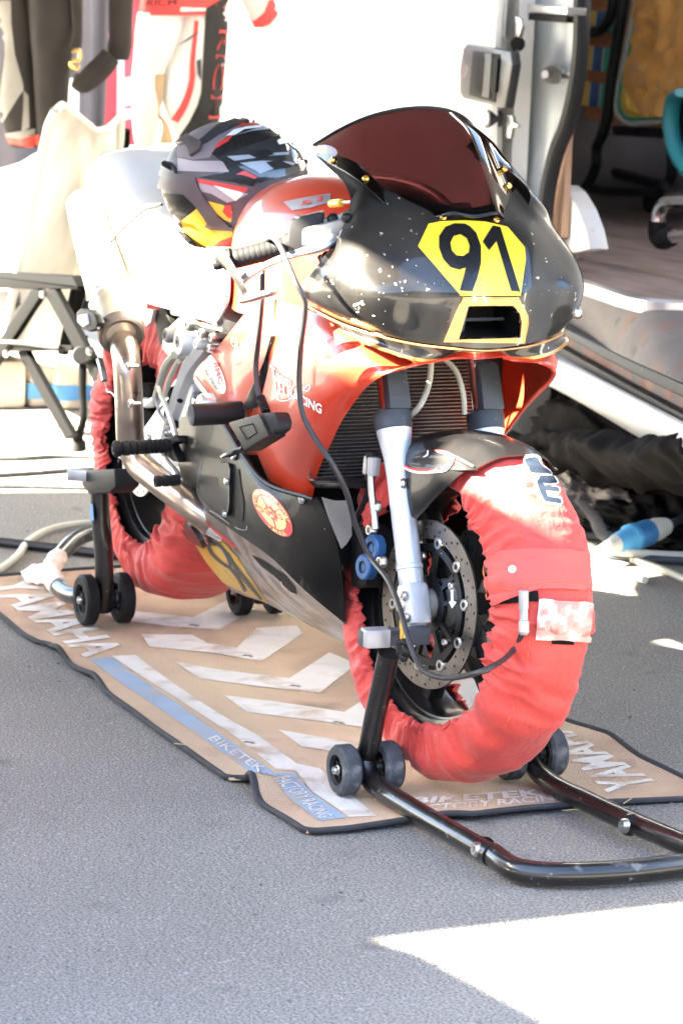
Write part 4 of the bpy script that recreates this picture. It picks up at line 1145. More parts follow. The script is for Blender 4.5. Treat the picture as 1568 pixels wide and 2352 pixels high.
# edge flange and scoops
fl = [P(x, y, Y) + np.array([0, -.004, 0]) for x, y, Y in LOW[0]]
g = G(); g.tube(fl[1:], .004, 6, m=50); g.build('fairing_flange', 'black_panel', bike)
poly_decal('scoop', [[(690, 785), (760, 815), (850, 870), (980, 960), (1060, 1060), (1070, 1115), (1030, 1105), (960, 1040), (880, 960), (770, 880)]], low_s, 'dark', bike, .001, conv=cbz)
ribbon_decal('scoop_lip', [[(945, 1005), (955, 1040), (1010, 1090), (1068, 1112)]], 3, low_s, 'chrome', bike, .003, conv=cbz)
# carbon engine cover and its frame
CC = [(300, 0), (350, -10), (440, -5), (520, 10), (535, 60), (525, 170), (520, 300), (515, 400), (490, 450), (430, 430), (330, 350), (268, 270), (262, 200), (280, 120)]
poly_decal('engine_cover', [CC], low_s, 'carbon', bike, .0, .008, conv=cbz, step=10)
ribbon_decal('cover_rim', [[(300, 0), (285, 60), (270, 130), (262, 200), (275, 280), (330, 350), (430, 430), (490, 450), (520, 400), (530, 170), (535, 60)]], 3.0, low_s, 'plastic_grey', bike, .009, conv=cbz)
ribbon_decal('cover_shadow_gap', [[(560, 60), (575, 200), (600, 350), (590, 500)]], 14, low_s, 'dark', bike, .0016, conv=cbz)  # flat dark strip laid on the fairing in place of a shadow
ribbon_decal('duct_edge', [[(345, 405), (400, 440), (460, 480), (515, 525)], [(560, 545), (600, 565), (655, 570), (664, 540)]], 2.5, low_s, 'chrome', bike, .004, conv=cbz)
for x, y in ((520, 160), (505, 430)):
    h = low_s(*cbz(x, y)); g = G(); g.bolt(h[0] + h[1] * .009, h[1], .007, .006); g.build('cover_bolt', 'screw', bike)
# club badge
bc = np.array(cbz(867, 430)); bu, bv = np.array((42, 17.)), np.array((-19, -52.))
poly_decal('club_badge', [circ(*bc, bu, bv, 48)], low_s, 'mesh_red', bike, .0012, step=12)
poly_decal('badge_field', [circ(*bc, bu * .71, bv * .71, 40)], low_s, 'badge_yellow', bike, .0024, step=12)
gear = []
for k in range(32):
    t = 2 * math.pi * k / 32; r = .36 if (k // 2) % 2 else .28
    gear.append((bc[0] + bu[0] * r * math.cos(t) + bv[0] * r * math.sin(t), bc[1] + bu[1] * r * math.cos(t) + bv[1] * r * math.sin(t)))
poly_decal('badge_gear', [gear], low_s, 'mesh_red', bike, .0034, step=12)
poly_decal('badge_hub', [circ(*bc, bu * .19, bv * .19, 24)], low_s, 'badge_yellow', bike, .0044)
sp = lambda r, t: tuple(bc + bu * r * math.cos(t) + bv * r * math.sin(t))
ribbon_decal('badge_spoke', [[sp(.3, t), sp(.7, t)] for t in (2.0, .55, 4.6)], 3.2, low_s, 'mesh_red', bike, .0032)
for sg in (1, -1):
    poly_decal('badge_wing', [[sp(r * 1.0, a + (math.pi if sg < 0 else 0)) for r, a in ((.32, .15), (.70, .28), (.86, .05), (.66, -.12), (.78, -.30), (.55, -.28), (.34, -.2))]], low_s, 'badge_yellow', bike, .0036)
def arc_text(name, body, r0, r1, a0, a1, surf, m_, par, off, fat=.02, inward=False):
    uv, F = text2d(body, fat)
    V = []
    for u, v in uv:
        a = a0 + (a1 - a0) * u; r = r0 + (r1 - r0) * v
        V.append(tuple(bc + bu * r * math.cos(a) + bv * r * math.sin(a)))
    g = lay(V, F, surf, off, 0, 12)
    return g.build(name, m_, par) if g.f else None
arc_text('badge_lettering', 'OSTEND MOTOR SPORT', .77, .95, R_(172), R_(-8), low_s, 'badge_yellow', bike, .0026)
arc_text('badge_lettering', 'V.M.B.B.', .95, .77, R_(232), R_(300), low_s, 'badge_yellow', bike, .0026)
for ch, cx in (('M', 0), ('O', -.52), ('S', .52)):
    s_ = .14
    cn = [tuple(bc + bu * (cx + a * s_ * .9) + bv * (b * s_)) for a, b in ((-1, -1), (1, -1), (1, 1), (-1, 1))]
    text_decal('badge_lettering', ch, cn, low_s, 'mesh_red', bike, .0050, .02)
# worn number on the belly
poly_decal('belly_plate', [[(186, 645), (200, 545), (240, 540), (330, 600), (440, 660), (560, 790), (828, 1198), (450, 1020), (300, 840)]], low_s, 'yellow_old', bike, .0012, conv=cbz)
ribbon_decal('belly_number', [[(350, 690), (330, 700), (350, 760), (430, 840), (500, 880), (515, 870), (480, 780), (420, 700), (360, 685)], [(500, 880), (560, 950), (640, 1090)]], 7, low_s, 'plastic_grey', bike, .0024, conv=cbz)
ribbon_decal('belly_number', [[(490, 760), (540, 860), (660, 1020), (800, 1185)]], [4, 8, 8, 5], low_s, 'plastic_grey', bike, .0024, conv=cbz)
poly_decal('belly_flash', [[(210, 430), (270, 450), (345, 540), (440, 610), (580, 725), (520, 715), (440, 650), (330, 560)]], low_s, 'mesh_red', bike, .0014, conv=cbz)
# polished rear end of the belly pan
g = G(); g.shell(net([[P(*cbz(x, y), Y) for x, y, Y in r] for r in (
    [(130, 490, -.15), (215, 440, -.178), (330, 530, -.184), (430, 640, -.186)],
    [(110, 530, -.14), (190, 500, -.176), (300, 590, -.184), (432, 660, -.184)],
    [(105, 560, -.12), (170, 560, -.15), (260, 640, -.165), (330, 690, -.17)],
    [(120, 600, -.09), (180, 640, -.12), (270, 690, -.15), (310, 705, -.16)])], 24, 18), .004); g.build('belly_tail', 'chrome', bike)
poly_decal('belly_tail_cap', [[(102, 545), (118, 505), (160, 500), (215, 530), (290, 640), (315, 706), (230, 660), (130, 600)]], low_s, 'black_gloss', bike, .006, .006, conv=cbz)

# --- radiator and what shows behind the fork
g = G(); rx = -.27
rad = [PX(x, y, rx) for x, y in ((742, 1105), (760, 850), (900, 805), (1185, 815), (1165, 985), (1080, 1105))]
g.prism(rad, (-.03, 0, 0)); rd = g.build('radiator', 'radiator', bike, smooth=0)
g = G()
zt, zb = PX(900, 820, rx)[2], PX(742, 1100, rx)[2]
k = 0
z = zb + .005
while z < zt:
    g.box((rx + .003, .0, z), (.006, .36, .0022)); z += .0068
g.build('radiator_fins', 'fin', rd, kind='stuff', smooth=0)
g = G(); g.tube([P(990, 830, -.03), P(985, 880, -.03), P(965, 930, -.05), P(930, 965, -.06)], .0055, 8); g.build('brake_line', 'cable_pale', bike)
g = G(); g.tube([P(1015, 820, .0), P(1045, 850, .02), P(1062, 900, .03), P(1066, 950, .04)], .005, 8); g.build('brake_line', 'cable_pale', bike)
g = G(); g.prism([PX(x, y, -.19) for x, y in ((722, 1108), (730, 1104), (1080, 1104), (1080, 1122), (732, 1122))], (-.03, 0, 0), .003); g.build('lower_bracket', 'black_gloss', bike)
g = G(); g.shell(net([[PX(x, y, -.12) for x, y in r] for r in ([(740, 1142), (770, 1150), (800, 1150)], [(760, 1200), (782, 1200), (806, 1190)], [(785, 1260), (795, 1250), (808, 1230)])], 12, 12), .004); g.build('header_shield', 'grey_cloth', bike)
g = G(); g.shell(net([[P(x, y, Y) for x, y, Y in r] for r in ([(726, 1140, -.18), (760, 1150, -.15), (785, 1160, -.13)], [(755, 1190, -.17), (785, 1200, -.14), (806, 1240, -.12)], [(790, 1310, -.145), (800, 1300, -.13), (806, 1280, -.12)])], 14, 14), .004); g.build('fairing_lip', 'black_gloss', bike)
# engine and gearbox mass behind the panels
g = G(); g.box((-.56, 0, .50), (.40, .27, .36), bev=.03); g.box((-.58, 0, .36), (.36, .2, .14), bev=.03); g.box((-.55, 0, .72), (.36, .24, .16), bev=.02)
g.build('engine', 'dark', bike)
g = G(); g.box((-.1, 0, .90), (.16, .3, .14), bev=.03); g.box((-.18, 0, .98), (.14, .2, .1), bev=.02); g.build('dash_unit', 'dark', bike)
# --- front wheel, fork, mudguard (made straight ahead, then turned with the steering)
WC = np.array([0, 0, ZF])
YA = np.array([0, 1., 0])
def S(g): return g.xf(steer)
fw = G(); fw.lathe([(.212, -.05), (.24, -.058), (.27, -.058), (.288, -.04), (.295, 0), (.288, .04), (.27, .058), (.24, .058), (.212, .05)], WC, YA, 64, up=(1, 0, 0), close=True)
fwo = S(fw).build('front_wheel', 'rubber', bike)
g = G(); g.lathe([(.205, -.052), (.222, -.056), (.224, -.046), (.20, -.04), (.192, -.015), (.192, .015), (.20, .04), (.224, .046), (.222, .056), (.205, .052), (.198, .0)], WC, YA, 64, close=True); S(g).build('rim', 'black_gloss', fwo)
g = G()
for k in range(6):
    t = R_(60 * k + 12); d = np.array([math.cos(t), 0, math.sin(t)]); e = np.cross(YA, d)
    g.prism([WC + d * .03 + e * .022 - YA * .016, WC + d * .03 - e * .022 - YA * .016, WC + d * .198 - e * .012 - YA * .016, WC + d * .198 + e * .012 - YA * .016], YA * .032, .004)
S(g).build('spokes', 'black_gloss', fwo)
g = G(); g.lathe([(.018, -.085), (.026, -.08), (.030, -.05), (.045, -.035), (.045, .035), (.030, .05), (.026, .08), (.018, .085)], WC, YA, 24); S(g).build('hub', 'engine_grey', fwo)
for sg in (-1, 1):
    c = WC + YA * sg * .066
    g = G(); g.lathe([(.116, -.0022), (.149, -.0022), (.149, .0022), (.116, .0022)], c, YA, 72, close=True)
    do_ = S(g).build('brake_disc', 'disc', bike, smooth=30)
    g = G()
    for k in range(40):
        for j, rr in enumerate((.122, .132, .142)):
            t = 2 * math.pi * (k + j * .33) / 40
            if (k + j) % 2: continue
            p_ = c + np.array([math.cos(t), 0, math.sin(t)]) * rr
            g.cyl(p_ - YA * .0026, p_ + YA * .0026, .0027, 8)
    S(g).build('disc_holes', 'dark', do_, kind='stuff')
    g = G(); g.lathe([(.094, -.004), (.108, -.004), (.108, .004), (.094, .004)], c, YA, 60, close=True)
    for k in range(10):
        t = 2 * math.pi * k / 10 + .2; d = np.array([math.cos(t), 0, math.sin(t)]); e = np.cross(YA, d)
        g.prism([c + d * .10 + e * .011 - YA * .0035, c + d * .10 - e * .011 - YA * .0035, c + d * .118 - e * .009 - YA * .0035, c + d * .118 + e * .009 - YA * .0035], YA * .007)
    for k in range(5):
        t = 2 * math.pi * k / 5 + .5; d = np.array([math.cos(t), 0, math.sin(t)]); e = np.cross(YA, d)
        for s2 in (-1, 1):
            g.prism([c + d * .045 + e * (.004 + .012 * s2) - YA * .004, c + d * .045 + e * (-.004 + .012 * s2) - YA * .004, c + d * .097 + e * (-.005 + .024 * s2) - YA * .004, c + d * .097 + e * (.005 + .024 * s2) - YA * .004], YA * .008)
    g.lathe([(.034, -.004), (.052, -.004), (.052, .004), (.034, .004)], c, YA, 40, close=True)
    S(g).build('disc_carrier', 'black_gloss', do_, smooth=30)
    for k in range(10):
        t = 2 * math.pi * k / 10 + .2
        p_ = c + np.array([math.cos(t), 0, math.sin(t)]) * .112
        g = G(); g.lathe([(.0100, -.005), (.0108, .0035), (.0090, .005), (.0055, .005), (.0050, .002), (0, .002)], p_, YA * sg, 14); S(g).build('disc_bobbin', 'screw', do_)
    for k in range(5):
        t = 2 * math.pi * k / 5 + .5 + .1
        p_ = c + np.array([math.cos(t), 0, math.sin(t)]) * .086
        g = G(); g.bolt(p_ + YA * sg * .004, YA * sg, .007, .006); S(g).build('carrier_bolt', 'screw', do_)
    if sg < 0:
        g = G()
        def onp(x, y): return PS(x, y, -.0705)
        g.prism([onp(*c4z(*p)) for p in ((762, 1222), (774, 1222), (776, 1290), (790, 1296), (770, 1325), (756, 1296), (766, 1288))], (0, -.001, 0)); S(g).build('direction_arrow', 'white', do_)
# fork legs
for sg in (-1, 1):
    B0_ = PS(955, 1432, -.100); B1_ = PS(904, 985, -.100)
    T1 = PS(884, 872, -.100)
    if sg > 0: B0_, B1_, T1 = (p * np.array([1, -1, 1]) for p in (B0_, B1_, T1))
    d = unit(B1_ - B0_); L1 = np.linalg.norm(B1_ - B0_)
    g = G(); g.lathe([(.0, -.008), (.019, -.006), (.022, .0), (.0225, .095), (.0240, .097), (.0240, .103), (.0225, .105), (.0225, .75 * L1), (.024, .85 * L1), (.031, .97 * L1), (.032, 1.0 * L1), (.026, 1.0 * L1)], B0_, d, 28)
    leg = S(g).build('fork_leg', 'fork_silver', bike)
    g = G(); g.box(B0_ + d * .035 + np.array([.004, sg * .002, 0]), (.046, .045, .078), [np.cross(YA, d), YA, d], .014); S(g).build('axle_clamp', 'fork_silver', leg)
    for hh in (.014, .052):
        g = G(); g.bolt(B0_ + d * hh + np.array([.012, sg * .0245, 0]), YA * sg, .009, .006); S(g).build('clamp_bolt', 'screw', leg)
    g = G(); g.cyl(WC + YA * sg * .09, WC + YA * sg * .129, .014); S(g).build('axle_nut', 'steel', leg)
    g = G(); g.lathe([(.030, L1 - .004), (.0335, L1), (.0345, L1 + .022), (.033, L1 + .03), (.0285, L1 + .032), (.024, L1 + .036)], B0_, d, 28); S(g).build('dust_seal', 'plastic_grey', leg)
    fwd = np.cross(YA, d)
    g = G(); cc = B0_ + d * (L1 + .075) + fwd * .012
    g.prism([cc + d * a + YA * b + fwd * .0 for a, b in ((-.045, -.024), (.035, -.022), (.045, -.016), (.045, .016), (.035, .022), (-.045, .024))], fwd * .02, .006); S(g).build('stanchion_guard', 'plastic_grey', leg)
    g = G(); g.lathe([(.0205, L1), (.0205, L1 + .42)], B0_, d, 24); S(g).build('stanchion', 'steel', leg)
# caliper with blue caps
g = G(); cq = PS(868, 1285, -.075); g.box(cq + np.array([-.03, 0.01, 0]), (.055, .075, .115), [unit((1, 0, .25)), YA, unit((-.25, 0, 1))], .012)
cal = S(g).build('brake_caliper', 'dark', bike)
for x, y in ((866, 1258), (847, 1302)):
    g = G(); c = PS(x, y, -.118); g.lathe([(.0235, -.004), (.0235, .012), (.021, .015), (.012, .015), (.010, .012), (0, .012)], c, -YA, 24); pc_ = S(g).build('piston_cap', 'blue_cap', cal)
    g = G(); g.lathe([(.0115, -.0005), (.0115, .0148), (.0095, .0150), (.0095, -.0005)], c, -YA, 12, close=True); S(g).build('cap_socket', 'dark', pc_)
for x, y in ((868, 1165), (882, 1290), (858, 1217)):
    g = G(); g.bolt(PS(x, y, -.118), -YA, .012, .012); S(g).build('caliper_bolt', 'screw', cal)
g = G(); g.tube([PS(x, y, -.128) for x, y in ((850, 1042), (851, 1085), (853, 1130), (860, 1190), (862, 1215))], .0065, 8); S(g).build('brake_hose', 'screw', cal)
g = G(); g.box(PS(853, 1070, -.125), (.03, .02, .034), None, .004); S(g).build('hose_clamp', 'label_plate', cal)
g = G(); g.tube([PS(x, y, -.126) for x, y in ((851, 1040), (852, 1060), (850, 1100))], .0095, 10); S(g).build('hose_sleeve', 'rubber', cal)
g = G(); g.tube([PS(x, y, -.09) for x, y in ((862, 1040), (850, 1105), (838, 1150), (822, 1190), (812, 1230))], .006, 8); S(g).build('brake_hose', 'rubber', cal)
# mudguard
ST = [(122, .303, (898, 1062, -.099)), (112, .305, (945, 1070, -.102)), (100, .307, (1000, 1075, -.103)), (88, .310, (1050, 1080, -.101)),
      (77, .316, (1080, 1079, -.098)), (69, .323, (1092, 1078, -.093)), (63, .328, (1096, 1077, -.089))]
rows = []
for a, rr, ed in ST:
    ar = R_(a)
    pt = lambda r, y: WC + np.array([math.cos(ar) * r, y, math.sin(ar) * r])
    rt = [PS(*ed), pt(rr - .030, -.089), pt(rr - .006, -.052)]
    rows.append(rt + [pt(rr, 0)] + [p * np.array([1, -.86, 1]) for p in rt[::-1]])
FA_ = net(rows, 60, 60)
SK = [[(898, 1062, -.0985), (945, 1070, -.1015), (1000, 1075, -.1025), (1040, 1081, -.101), (1062, 1086, -.099)],
      [(916, 1100, -.101), (955, 1105, -.103), (995, 1108, -.102), (1025, 1103, -.100), (1045, 1100, -.098)],
      [(908, 1142, -.102), (940, 1148, -.103), (970, 1150, -.102), (990, 1145, -.099), (1005, 1138, -.098)],
      [(918, 1172, -.101), (930, 1180, -.101), (940, 1185, -.100), (950, 1190, -.098), (955, 1193, -.098)]]
SKA = net([[PS(x, y, Y) for x, y, Y in r] for r in SK], 24, 30)
g = G(); g.shell(FA_, .003)
for sg in (1, -1): g.shell(SKA * np.array([1, sg, 1]), .003 * sg)
mg = S(g).build('front_mudguard', 'black_gloss', bike, smooth=60)
_mb = G().gridp(FA_).gridp(SKA); S(_mb); mud_s = on(_mb.bvh())
SW = [[(492, 636), (540, 668), (600, 692), (690, 692), (748, 676), (772, 640), (745, 615), (690, 600)]]
ribbon_decal('swoosh_outline', SW, [2, 9, 10, 10, 11, 10, 7, 2], mud_s, 'leather_red', mg, .0022, conv=c4z, step=8)
ribbon_decal('swoosh', [[(500, 640), (545, 673), (600, 697), (692, 697), (752, 682), (768, 645), (742, 620), (700, 606)]], [1, 4, 5.5, 5.5, 6, 5, 4, 1], mud_s, 'white', mg, .0028, conv=c4z, step=8)
ribbon_decal('swoosh', [[(745, 610), (800, 640), (880, 685)], [(640, 632), (660, 620), (662, 602)]], [1, 4, 2], mud_s, 'white', mg, .0026, conv=c4z, step=8)
h = mud_s(927, 1112)
if h is not None: g = G(); g.bolt(h[0] + h[1] * .002, h[1], .012, .008); g.build('mudguard_bolt', 'screw', mg)

# --- tank
TK = []
for x, hw, zt, zb in ((-.85, .045, .930, .86), (-.835, .085, .958, .83), (-.79, .132, .995, .80), (-.70, .168, 1.032, .79), (-.60, .186, 1.054, .79), (-.50, .190, 1.066, .80), (-.40, .180, 1.060, .82), (-.31, .152, 1.035, .84), (-.25, .110, .99, .86)):
    r = []
    for t in np.linspace(-1, 1, 15):
        a = t * math.pi * .5
        yy = hw * np.sign(t) * abs(math.sin(a)) ** .62
        zz = zb + (zt - zb) * abs(math.cos(a)) ** .50 if abs(t) < 1 else zb
        r.append((x, yy, zz))
    TK.append(r)
TA = net(TK, 60, 50)
g = G(); g.gridp(TA); n0 = len(g.v); g.f.append(tuple(range(60))); g.f.append(tuple(range(49 * 60, 50 * 60))); g.build('fuel_tank', 'red_paint', bike, smooth=70)
tank_s = on(G().gridp(TA).bvh())
poly_decal('tank_plate', [[(1040, 440), (1220, 405), (1385, 380), (1385, 442), (1240, 485), (1105, 503)]], tank_s, 'label_plate', bike, .0016, conv=c5z)
for ch, cn in (('R', [(1225, 462), (1170, 470), (1172, 440), (1222, 432)]), ('6', [(1250, 458), (1218, 462), (1220, 436), (1248, 430)]), ('E', [(1330, 438), (1290, 444), (1290, 410), (1328, 404)])):
    text_decal('plate_letter', ch, cn, tank_s, 'leather_red', bike, .003, .02, conv=c5z)
g = G(); g.lathe([(.062, 0), (.062, .006), (.055, .010), (.04, .011), (0, .012)], (-.45, 0, 1.038), (-.02, 0, 1), 32); g.build('filler_cap', 'alu', bike)
# --- seat, tail, rear panel
g = G()
SE = [[(x, yy, zz) for yy, zz in ((-.13, .80), (-.125, .85), (-.08, .872), (0, .876), (.08, .872), (.125, .85), (.13, .80))] for x in (-.82, -.95, -1.1, -1.22)]
g.shell(net(SE, 30, 14), -.03); g.build('seat', 'rubber_dusty', bike)
TL = []
for x, hw, zt, zb in ((-1.15, .10, .91, .80), (-1.28, .13, .93, .79), (-1.40, .145, .962, .80), (-1.47, .150, 1.018, .81), (-1.55, .148, 1.035, .82), (-1.66, .134, 1.03, .84), (-1.75, .105, 1.012, .87), (-1.80, .05, .98, .92)):
    r = []
    for t in np.linspace(-1, 1, 13):
        a = t * math.pi / 2
        r.append((x, hw * np.sign(t) * abs(math.sin(a)) ** .6, zb + (zt - zb) * abs(math.cos(a)) ** .45 if abs(t) < 1 else zb))
    TL.append(r)
g = G(); A = net(TL, 40, 40); g.gridp(A); g.f.append(tuple(range(40))); g.f.append(tuple(range(39 * 40, 1600))); g.build('tail_unit', 'white_paint', bike, smooth=70)
RP = [
 [(232, 520, -.155), (300, 478, -.160), (372, 500, -.165), (430, 560, -.172), (478, 574, -.178), (524, 600, -.186)],
 [(250, 590, -.160), (310, 560, -.170), (380, 580, -.176), (440, 610, -.182), (485, 625, -.186), (523, 640, -.190)],
 [(285, 655, -.160), (330, 640, -.172), (390, 655, -.180), (445, 670, -.184), (485, 680, -.186), (520, 690, -.188)],
 [(318, 690, -.155), (345, 698, -.165), (395, 712, -.172), (440, 728, -.176), (475, 738, -.178), (496, 742, -.180)]]
RPA = net(pxrows(RP), 50, 40)
for sg in (1, -1):
    g = G(); g.shell(RPA * np.array([1, sg, 1]), .006 * sg); g.build('rear_side_panel', 'white_paint', bike, smooth=60)
g = G(); g.tube([P(x, y, -.19) for x, y in ((252, 560), (290, 520), (330, 485), (372, 470))], .003, 6); g.build('panel_seam', 'dark', bike)
# frame, swingarm, engine bits seen between the panels
g = G(); g.tube([P(x, y, -.13) for x, y in ((548, 720), (500, 790), (460, 850), (420, 960), (400, 1030))], [.035, .04, .045, .04, .035], 10, flat=.6); g.build('frame_spar', 'frame_silver', bike)
g = G(); g.prism([P(x, y, -.15) for x, y in ((436, 835), (402, 870), (352, 950), (320, 995), (326, 1045), (368, 1074), (414, 1072), (416, 1000), (442, 900))], (0, .03, 0), .006); g.build('rearset_plate', 'frame_silver', bike)
g = G(); g.tube([(-.80, -.11, .40), (-1.0, -.125, .40), (-1.2, -.13, .395), (-1.40, -.13, .395)], [.04, .042, .04, .03], 10, flat=.55, up=(0, 1, 0)); g.tube([(-.80, .11, .40), (-1.0, .125, .40), (-1.2, .13, .395), (-1.40, .13, .395)], [.04, .042, .04, .03], 10, flat=.55, up=(0, 1, 0)); g.box((-.84, 0, .40), (.1, .24, .09), None, .01)
g.build('swingarm', 'frame_silver', bike)
g = G(); g.prism([P(x, y, -.165) for x, y in ((375, 760), (420, 720), (480, 745), (500, 760), (470, 800), (430, 815), (400, 835), (370, 800))], (0, .03, 0), .006); g.build('linkage_plate', 'frame_silver', bike)
for x, y, r_, m_ in ((430, 785, .030, 'frame_silver'), (428, 786, .014, 'engine_grey'), (450, 745, .014, 'engine_grey'), (480, 765, .010, 'screw'), (400, 770, .016, 'engine_grey'), (470, 790, .012, 'frame_silver'), (505, 775, .010, 'screw'), (500, 800, .009, 'screw')):
    g = G(); c = P(x, y, -.17); g.lathe([(r_, -.03), (r_, .012), (r_ * .85, .02), (r_ * .4, .021), (r_ * .35, .012), (0, .012)], c, -YA, 20); g.build('linkage_boss', m_, bike)
for pts, r_, m_ in (([(505, 740), (470, 728), (440, 722), (400, 716)], .008, 'engine_grey'), ([(500, 765), (470, 758), (440, 750)], .006, 'dark'), ([(402, 815), (382, 840), (368, 880), (356, 925)], .009, 'cable_pale'), ([(410, 830), (390, 870), (380, 910)], .006, 'cable_pale'), ([(520, 600), (523, 640), (516, 690), (508, 705)], .012, 'plastic_grey'), ([(508, 700), (500, 712), (490, 730)], .009, 'engine_grey'), ([(440, 735), (455, 760), (478, 770)], .005, 'screw')):
    g = G(); g.tube([P(x, y, -.175) for x, y in pts], r_, 8); g.build('hose', m_, bike)
for x, y, r_ in ((405, 905, .018), (398, 930, .016), (392, 950, .015), (415, 915, .010), (402, 975, .009)):
    g = G(); g.ell(P(x, y, -.155), (r_, r_, r_)); g.build('cover_bolt', 'dark', bike)
g = G(); g.prism([P(x, y, -.135) for x, y in ((440, 880), (462, 905), (480, 935), (470, 985), (440, 1000), (408, 960), (414, 910))], (0, .04, 0), .006); g.build('sprocket_cover', 'dark', bike)
for x, y in ((449, 921), (430, 905)):
    g = G(); g.bolt(P(x, y, -.142), -YA, .009, .006); g.build('cover_bolt', 'screw', bike)
g = G(); g.lathe([(.024, 0), (.024, .02), (.02, .026), (.011, .027), (0, .022)], P(487, 930, -.19), -YA, 24); g.build('frame_cap', 'alu', bike)
# crash bobbin
g = G(); a_ = P(440, 953, -.29); b_ = a_ + np.array([.004, .10, .003]); g.lathe([(.0195, 0), (.0215, .003), (.0215, np.linalg.norm(b_ - a_))], a_, b_ - a_, 28)
bo = g.build('crash_bobbin', 'plastic', bike)
g = G(); g.lathe([(.0195, -.001), (.0, -.0015)], a_, b_ - a_, 28); g.build('scuffed_end', 'rubber_dusty', bo)
# foot peg, brake pedal, heel guard
g = G(); a_ = P(262, 1031, -.325); b_ = a_ + np.array([.006, .118, .004])
d = b_ - a_; Lp = np.linalg.norm(d)
prof = [(.0, -.003), (.006, -.003), (.007, -.001), (.012, -.002), (.0165, .002), (.0165, .012), (.011, .014), (.0145, .018), (.0155, .03), (.0125, .033)]
for k in range(8): prof += [(.0145, .036 + k * .0098), (.0145, .042 + k * .0098), (.0118, .0425 + k * .0098), (.0118, .0452 + k * .0098)]
prof += [(.012, Lp)]
g.lathe(prof, a_, d, 22); g.build('foot_peg', 'rubber', bike)
g = G(); g.prism([P(x, y, -.2) for x, y in ((366, 1010), (408, 1000), (412, 1015), (392, 1022), (410, 1062), (398, 1060), (374, 1040))], (0, .02, 0), .003); g.build('peg_bracket', 'plastic', bike)
g = G(); g.tube([P(x, y, -.21) for x, y in ((372, 1028), (376, 1050), (390, 1070), (404, 1086), (408, 1098))], [.009, .008, .007, .008, .009], 8); g.build('pedal_arm', 'alu', bike)
g = G(); a_ = P(356, 1106, -.275); b_ = a_ + np.array([.004, .052, .002]); g.lathe([(.008, .006), (.0085, 0), (.0115, 0), (.0115, .012), (.010, .013), (.010, .016), (.0115, .017), (.0115, .028), (.010, .029), (.010, .032), (.0115, .033), (.0115, .05), (0, .05)], a_, b_ - a_, 18); g.build('brake_pedal', 'rubber', bike)
g = G(); g.tube([P(x, y, -.205) for x, y in ((404, 1000), (394, 965), (378, 925), (362, 888))], .006, 6, flat=.6); g.tube([P(x, y, -.205) for x, y in ((362, 888), (360, 920), (366, 945), (385, 975))], .004, 6, flat=.6); g.tube([P(x, y, -.205) for x, y in ((376, 930), (363, 945))], .003, 6); g.build('heel_guard', 'alu', bike)
for x, y in ((385, 994), (394, 992), (345, 1006)):
    g = G(); g.bolt(P(x, y, -.207), -YA, .009, .008); g.build('bracket_bolt', 'screw', bike)
# exhaust
PPE = [(281, 780, -.235), (288, 806, -.256), (292, 840, -.264), (296, 900, -.262), (298, 960, -.258), (302, 1020, -.25), (318, 1062, -.24), (360, 1100, -.225), (410, 1138, -.21), (460, 1178, -.185), (520, 1225, -.14), (580, 1260, -.10)]
g = G(); g.tube([P(*p) for p in PPE], .0290, 24, m=90); ex = g.build('exhaust_pipe', 'exhaust', bike)
for x, y in ((292, 841), (297, 927)):
    g = G(); c = P(x + 4, y, -.298); g.lathe([(.0045, -.004), (.008, -.003), (.008, .003), (.0045, .004)], c, -YA, 14, close=True); g.tube([c, c + np.array([0, .02, 0])], .004, 6); g.build('spring_lug', 'steel', ex)
f0, f1 = P(279, 768, -.25), P(192, 470, -.18)
d = unit(f1 - f0); Ls = np.linalg.norm(f1 - f0)
g = G(); g.lathe([(.044, .0), (.047, .004), (.048, .05), (.046, .5 * Ls), (.041, .85 * Ls), (.038, Ls), (.033, Ls + .010), (.026, Ls + .010)], f0, d, 40); si = g.build('silencer', 'can', bike)
g = G(); g.lathe([(.027, .012), (.032, -.004), (.042, -.010), (.047, -.006), (.0495, .004), (.0495, .014)], f0, d, 40); g.build('silencer_cap', 'can_cap', si)
g = G(); g.lathe([(.0475, .22 * Ls), (.0490, .225 * Ls), (.0490, .25 * Ls), (.0475, .255 * Ls)], f0, d, 40); g.build('silencer_strap', 'alu', si)
g = G(); g.tube([P(x, y, -.29) for x, y in ((229, 826), (236, 850), (241, 875))], .0075, 8); g.tube([P(x, y, -.29) for x, y in ((226, 815), (230, 828))], .002, 6); g.tube([P(x, y, -.29) for x, y in ((242, 877), (247, 898), (256, 902), (268, 915))], .0015, 6); g.build('exhaust_spring', 'screw', ex)
# rear wheel
RC = np.array([-WB, 0, ZR])
g = G(); g.lathe([(.212, -.07), (.25, -.088), (.28, -.09), (.305, -.06), (.313, 0), (.305, .06), (.28, .09), (.25, .088), (.212, .07)], RC, YA, 64, close=True); rw = g.build('rear_wheel', 'rubber', bike)
g = G(); g.lathe([(.205, -.075), (.224, -.082), (.224, -.07), (.20, -.06), (.19, 0), (.20, .06), (.224, .07), (.224, .082), (.205, .075), (.196, 0)], RC, YA, 64, close=True); g.build('rim', 'black_gloss', rw)
g = G()
for k in range(6):
    t = R_(60 * k + 25); d_ = np.array([math.cos(t), 0, math.sin(t)]); e = np.cross(YA, d_)
    g.prism([RC + d_ * .03 + e * .025 - YA * .02, RC + d_ * .03 - e * .025 - YA * .02, RC + d_ * .2 - e * .014 - YA * .02, RC + d_ * .2 + e * .014 - YA * .02], YA * .04, .004)
g.lathe([(.02, -.11), (.035, -.1), (.05, -.04), (.05, .04), (.035, .1), (.02, .11)], RC, YA, 24); g.build('spokes', 'black_gloss', rw)
c = RC - YA * .098
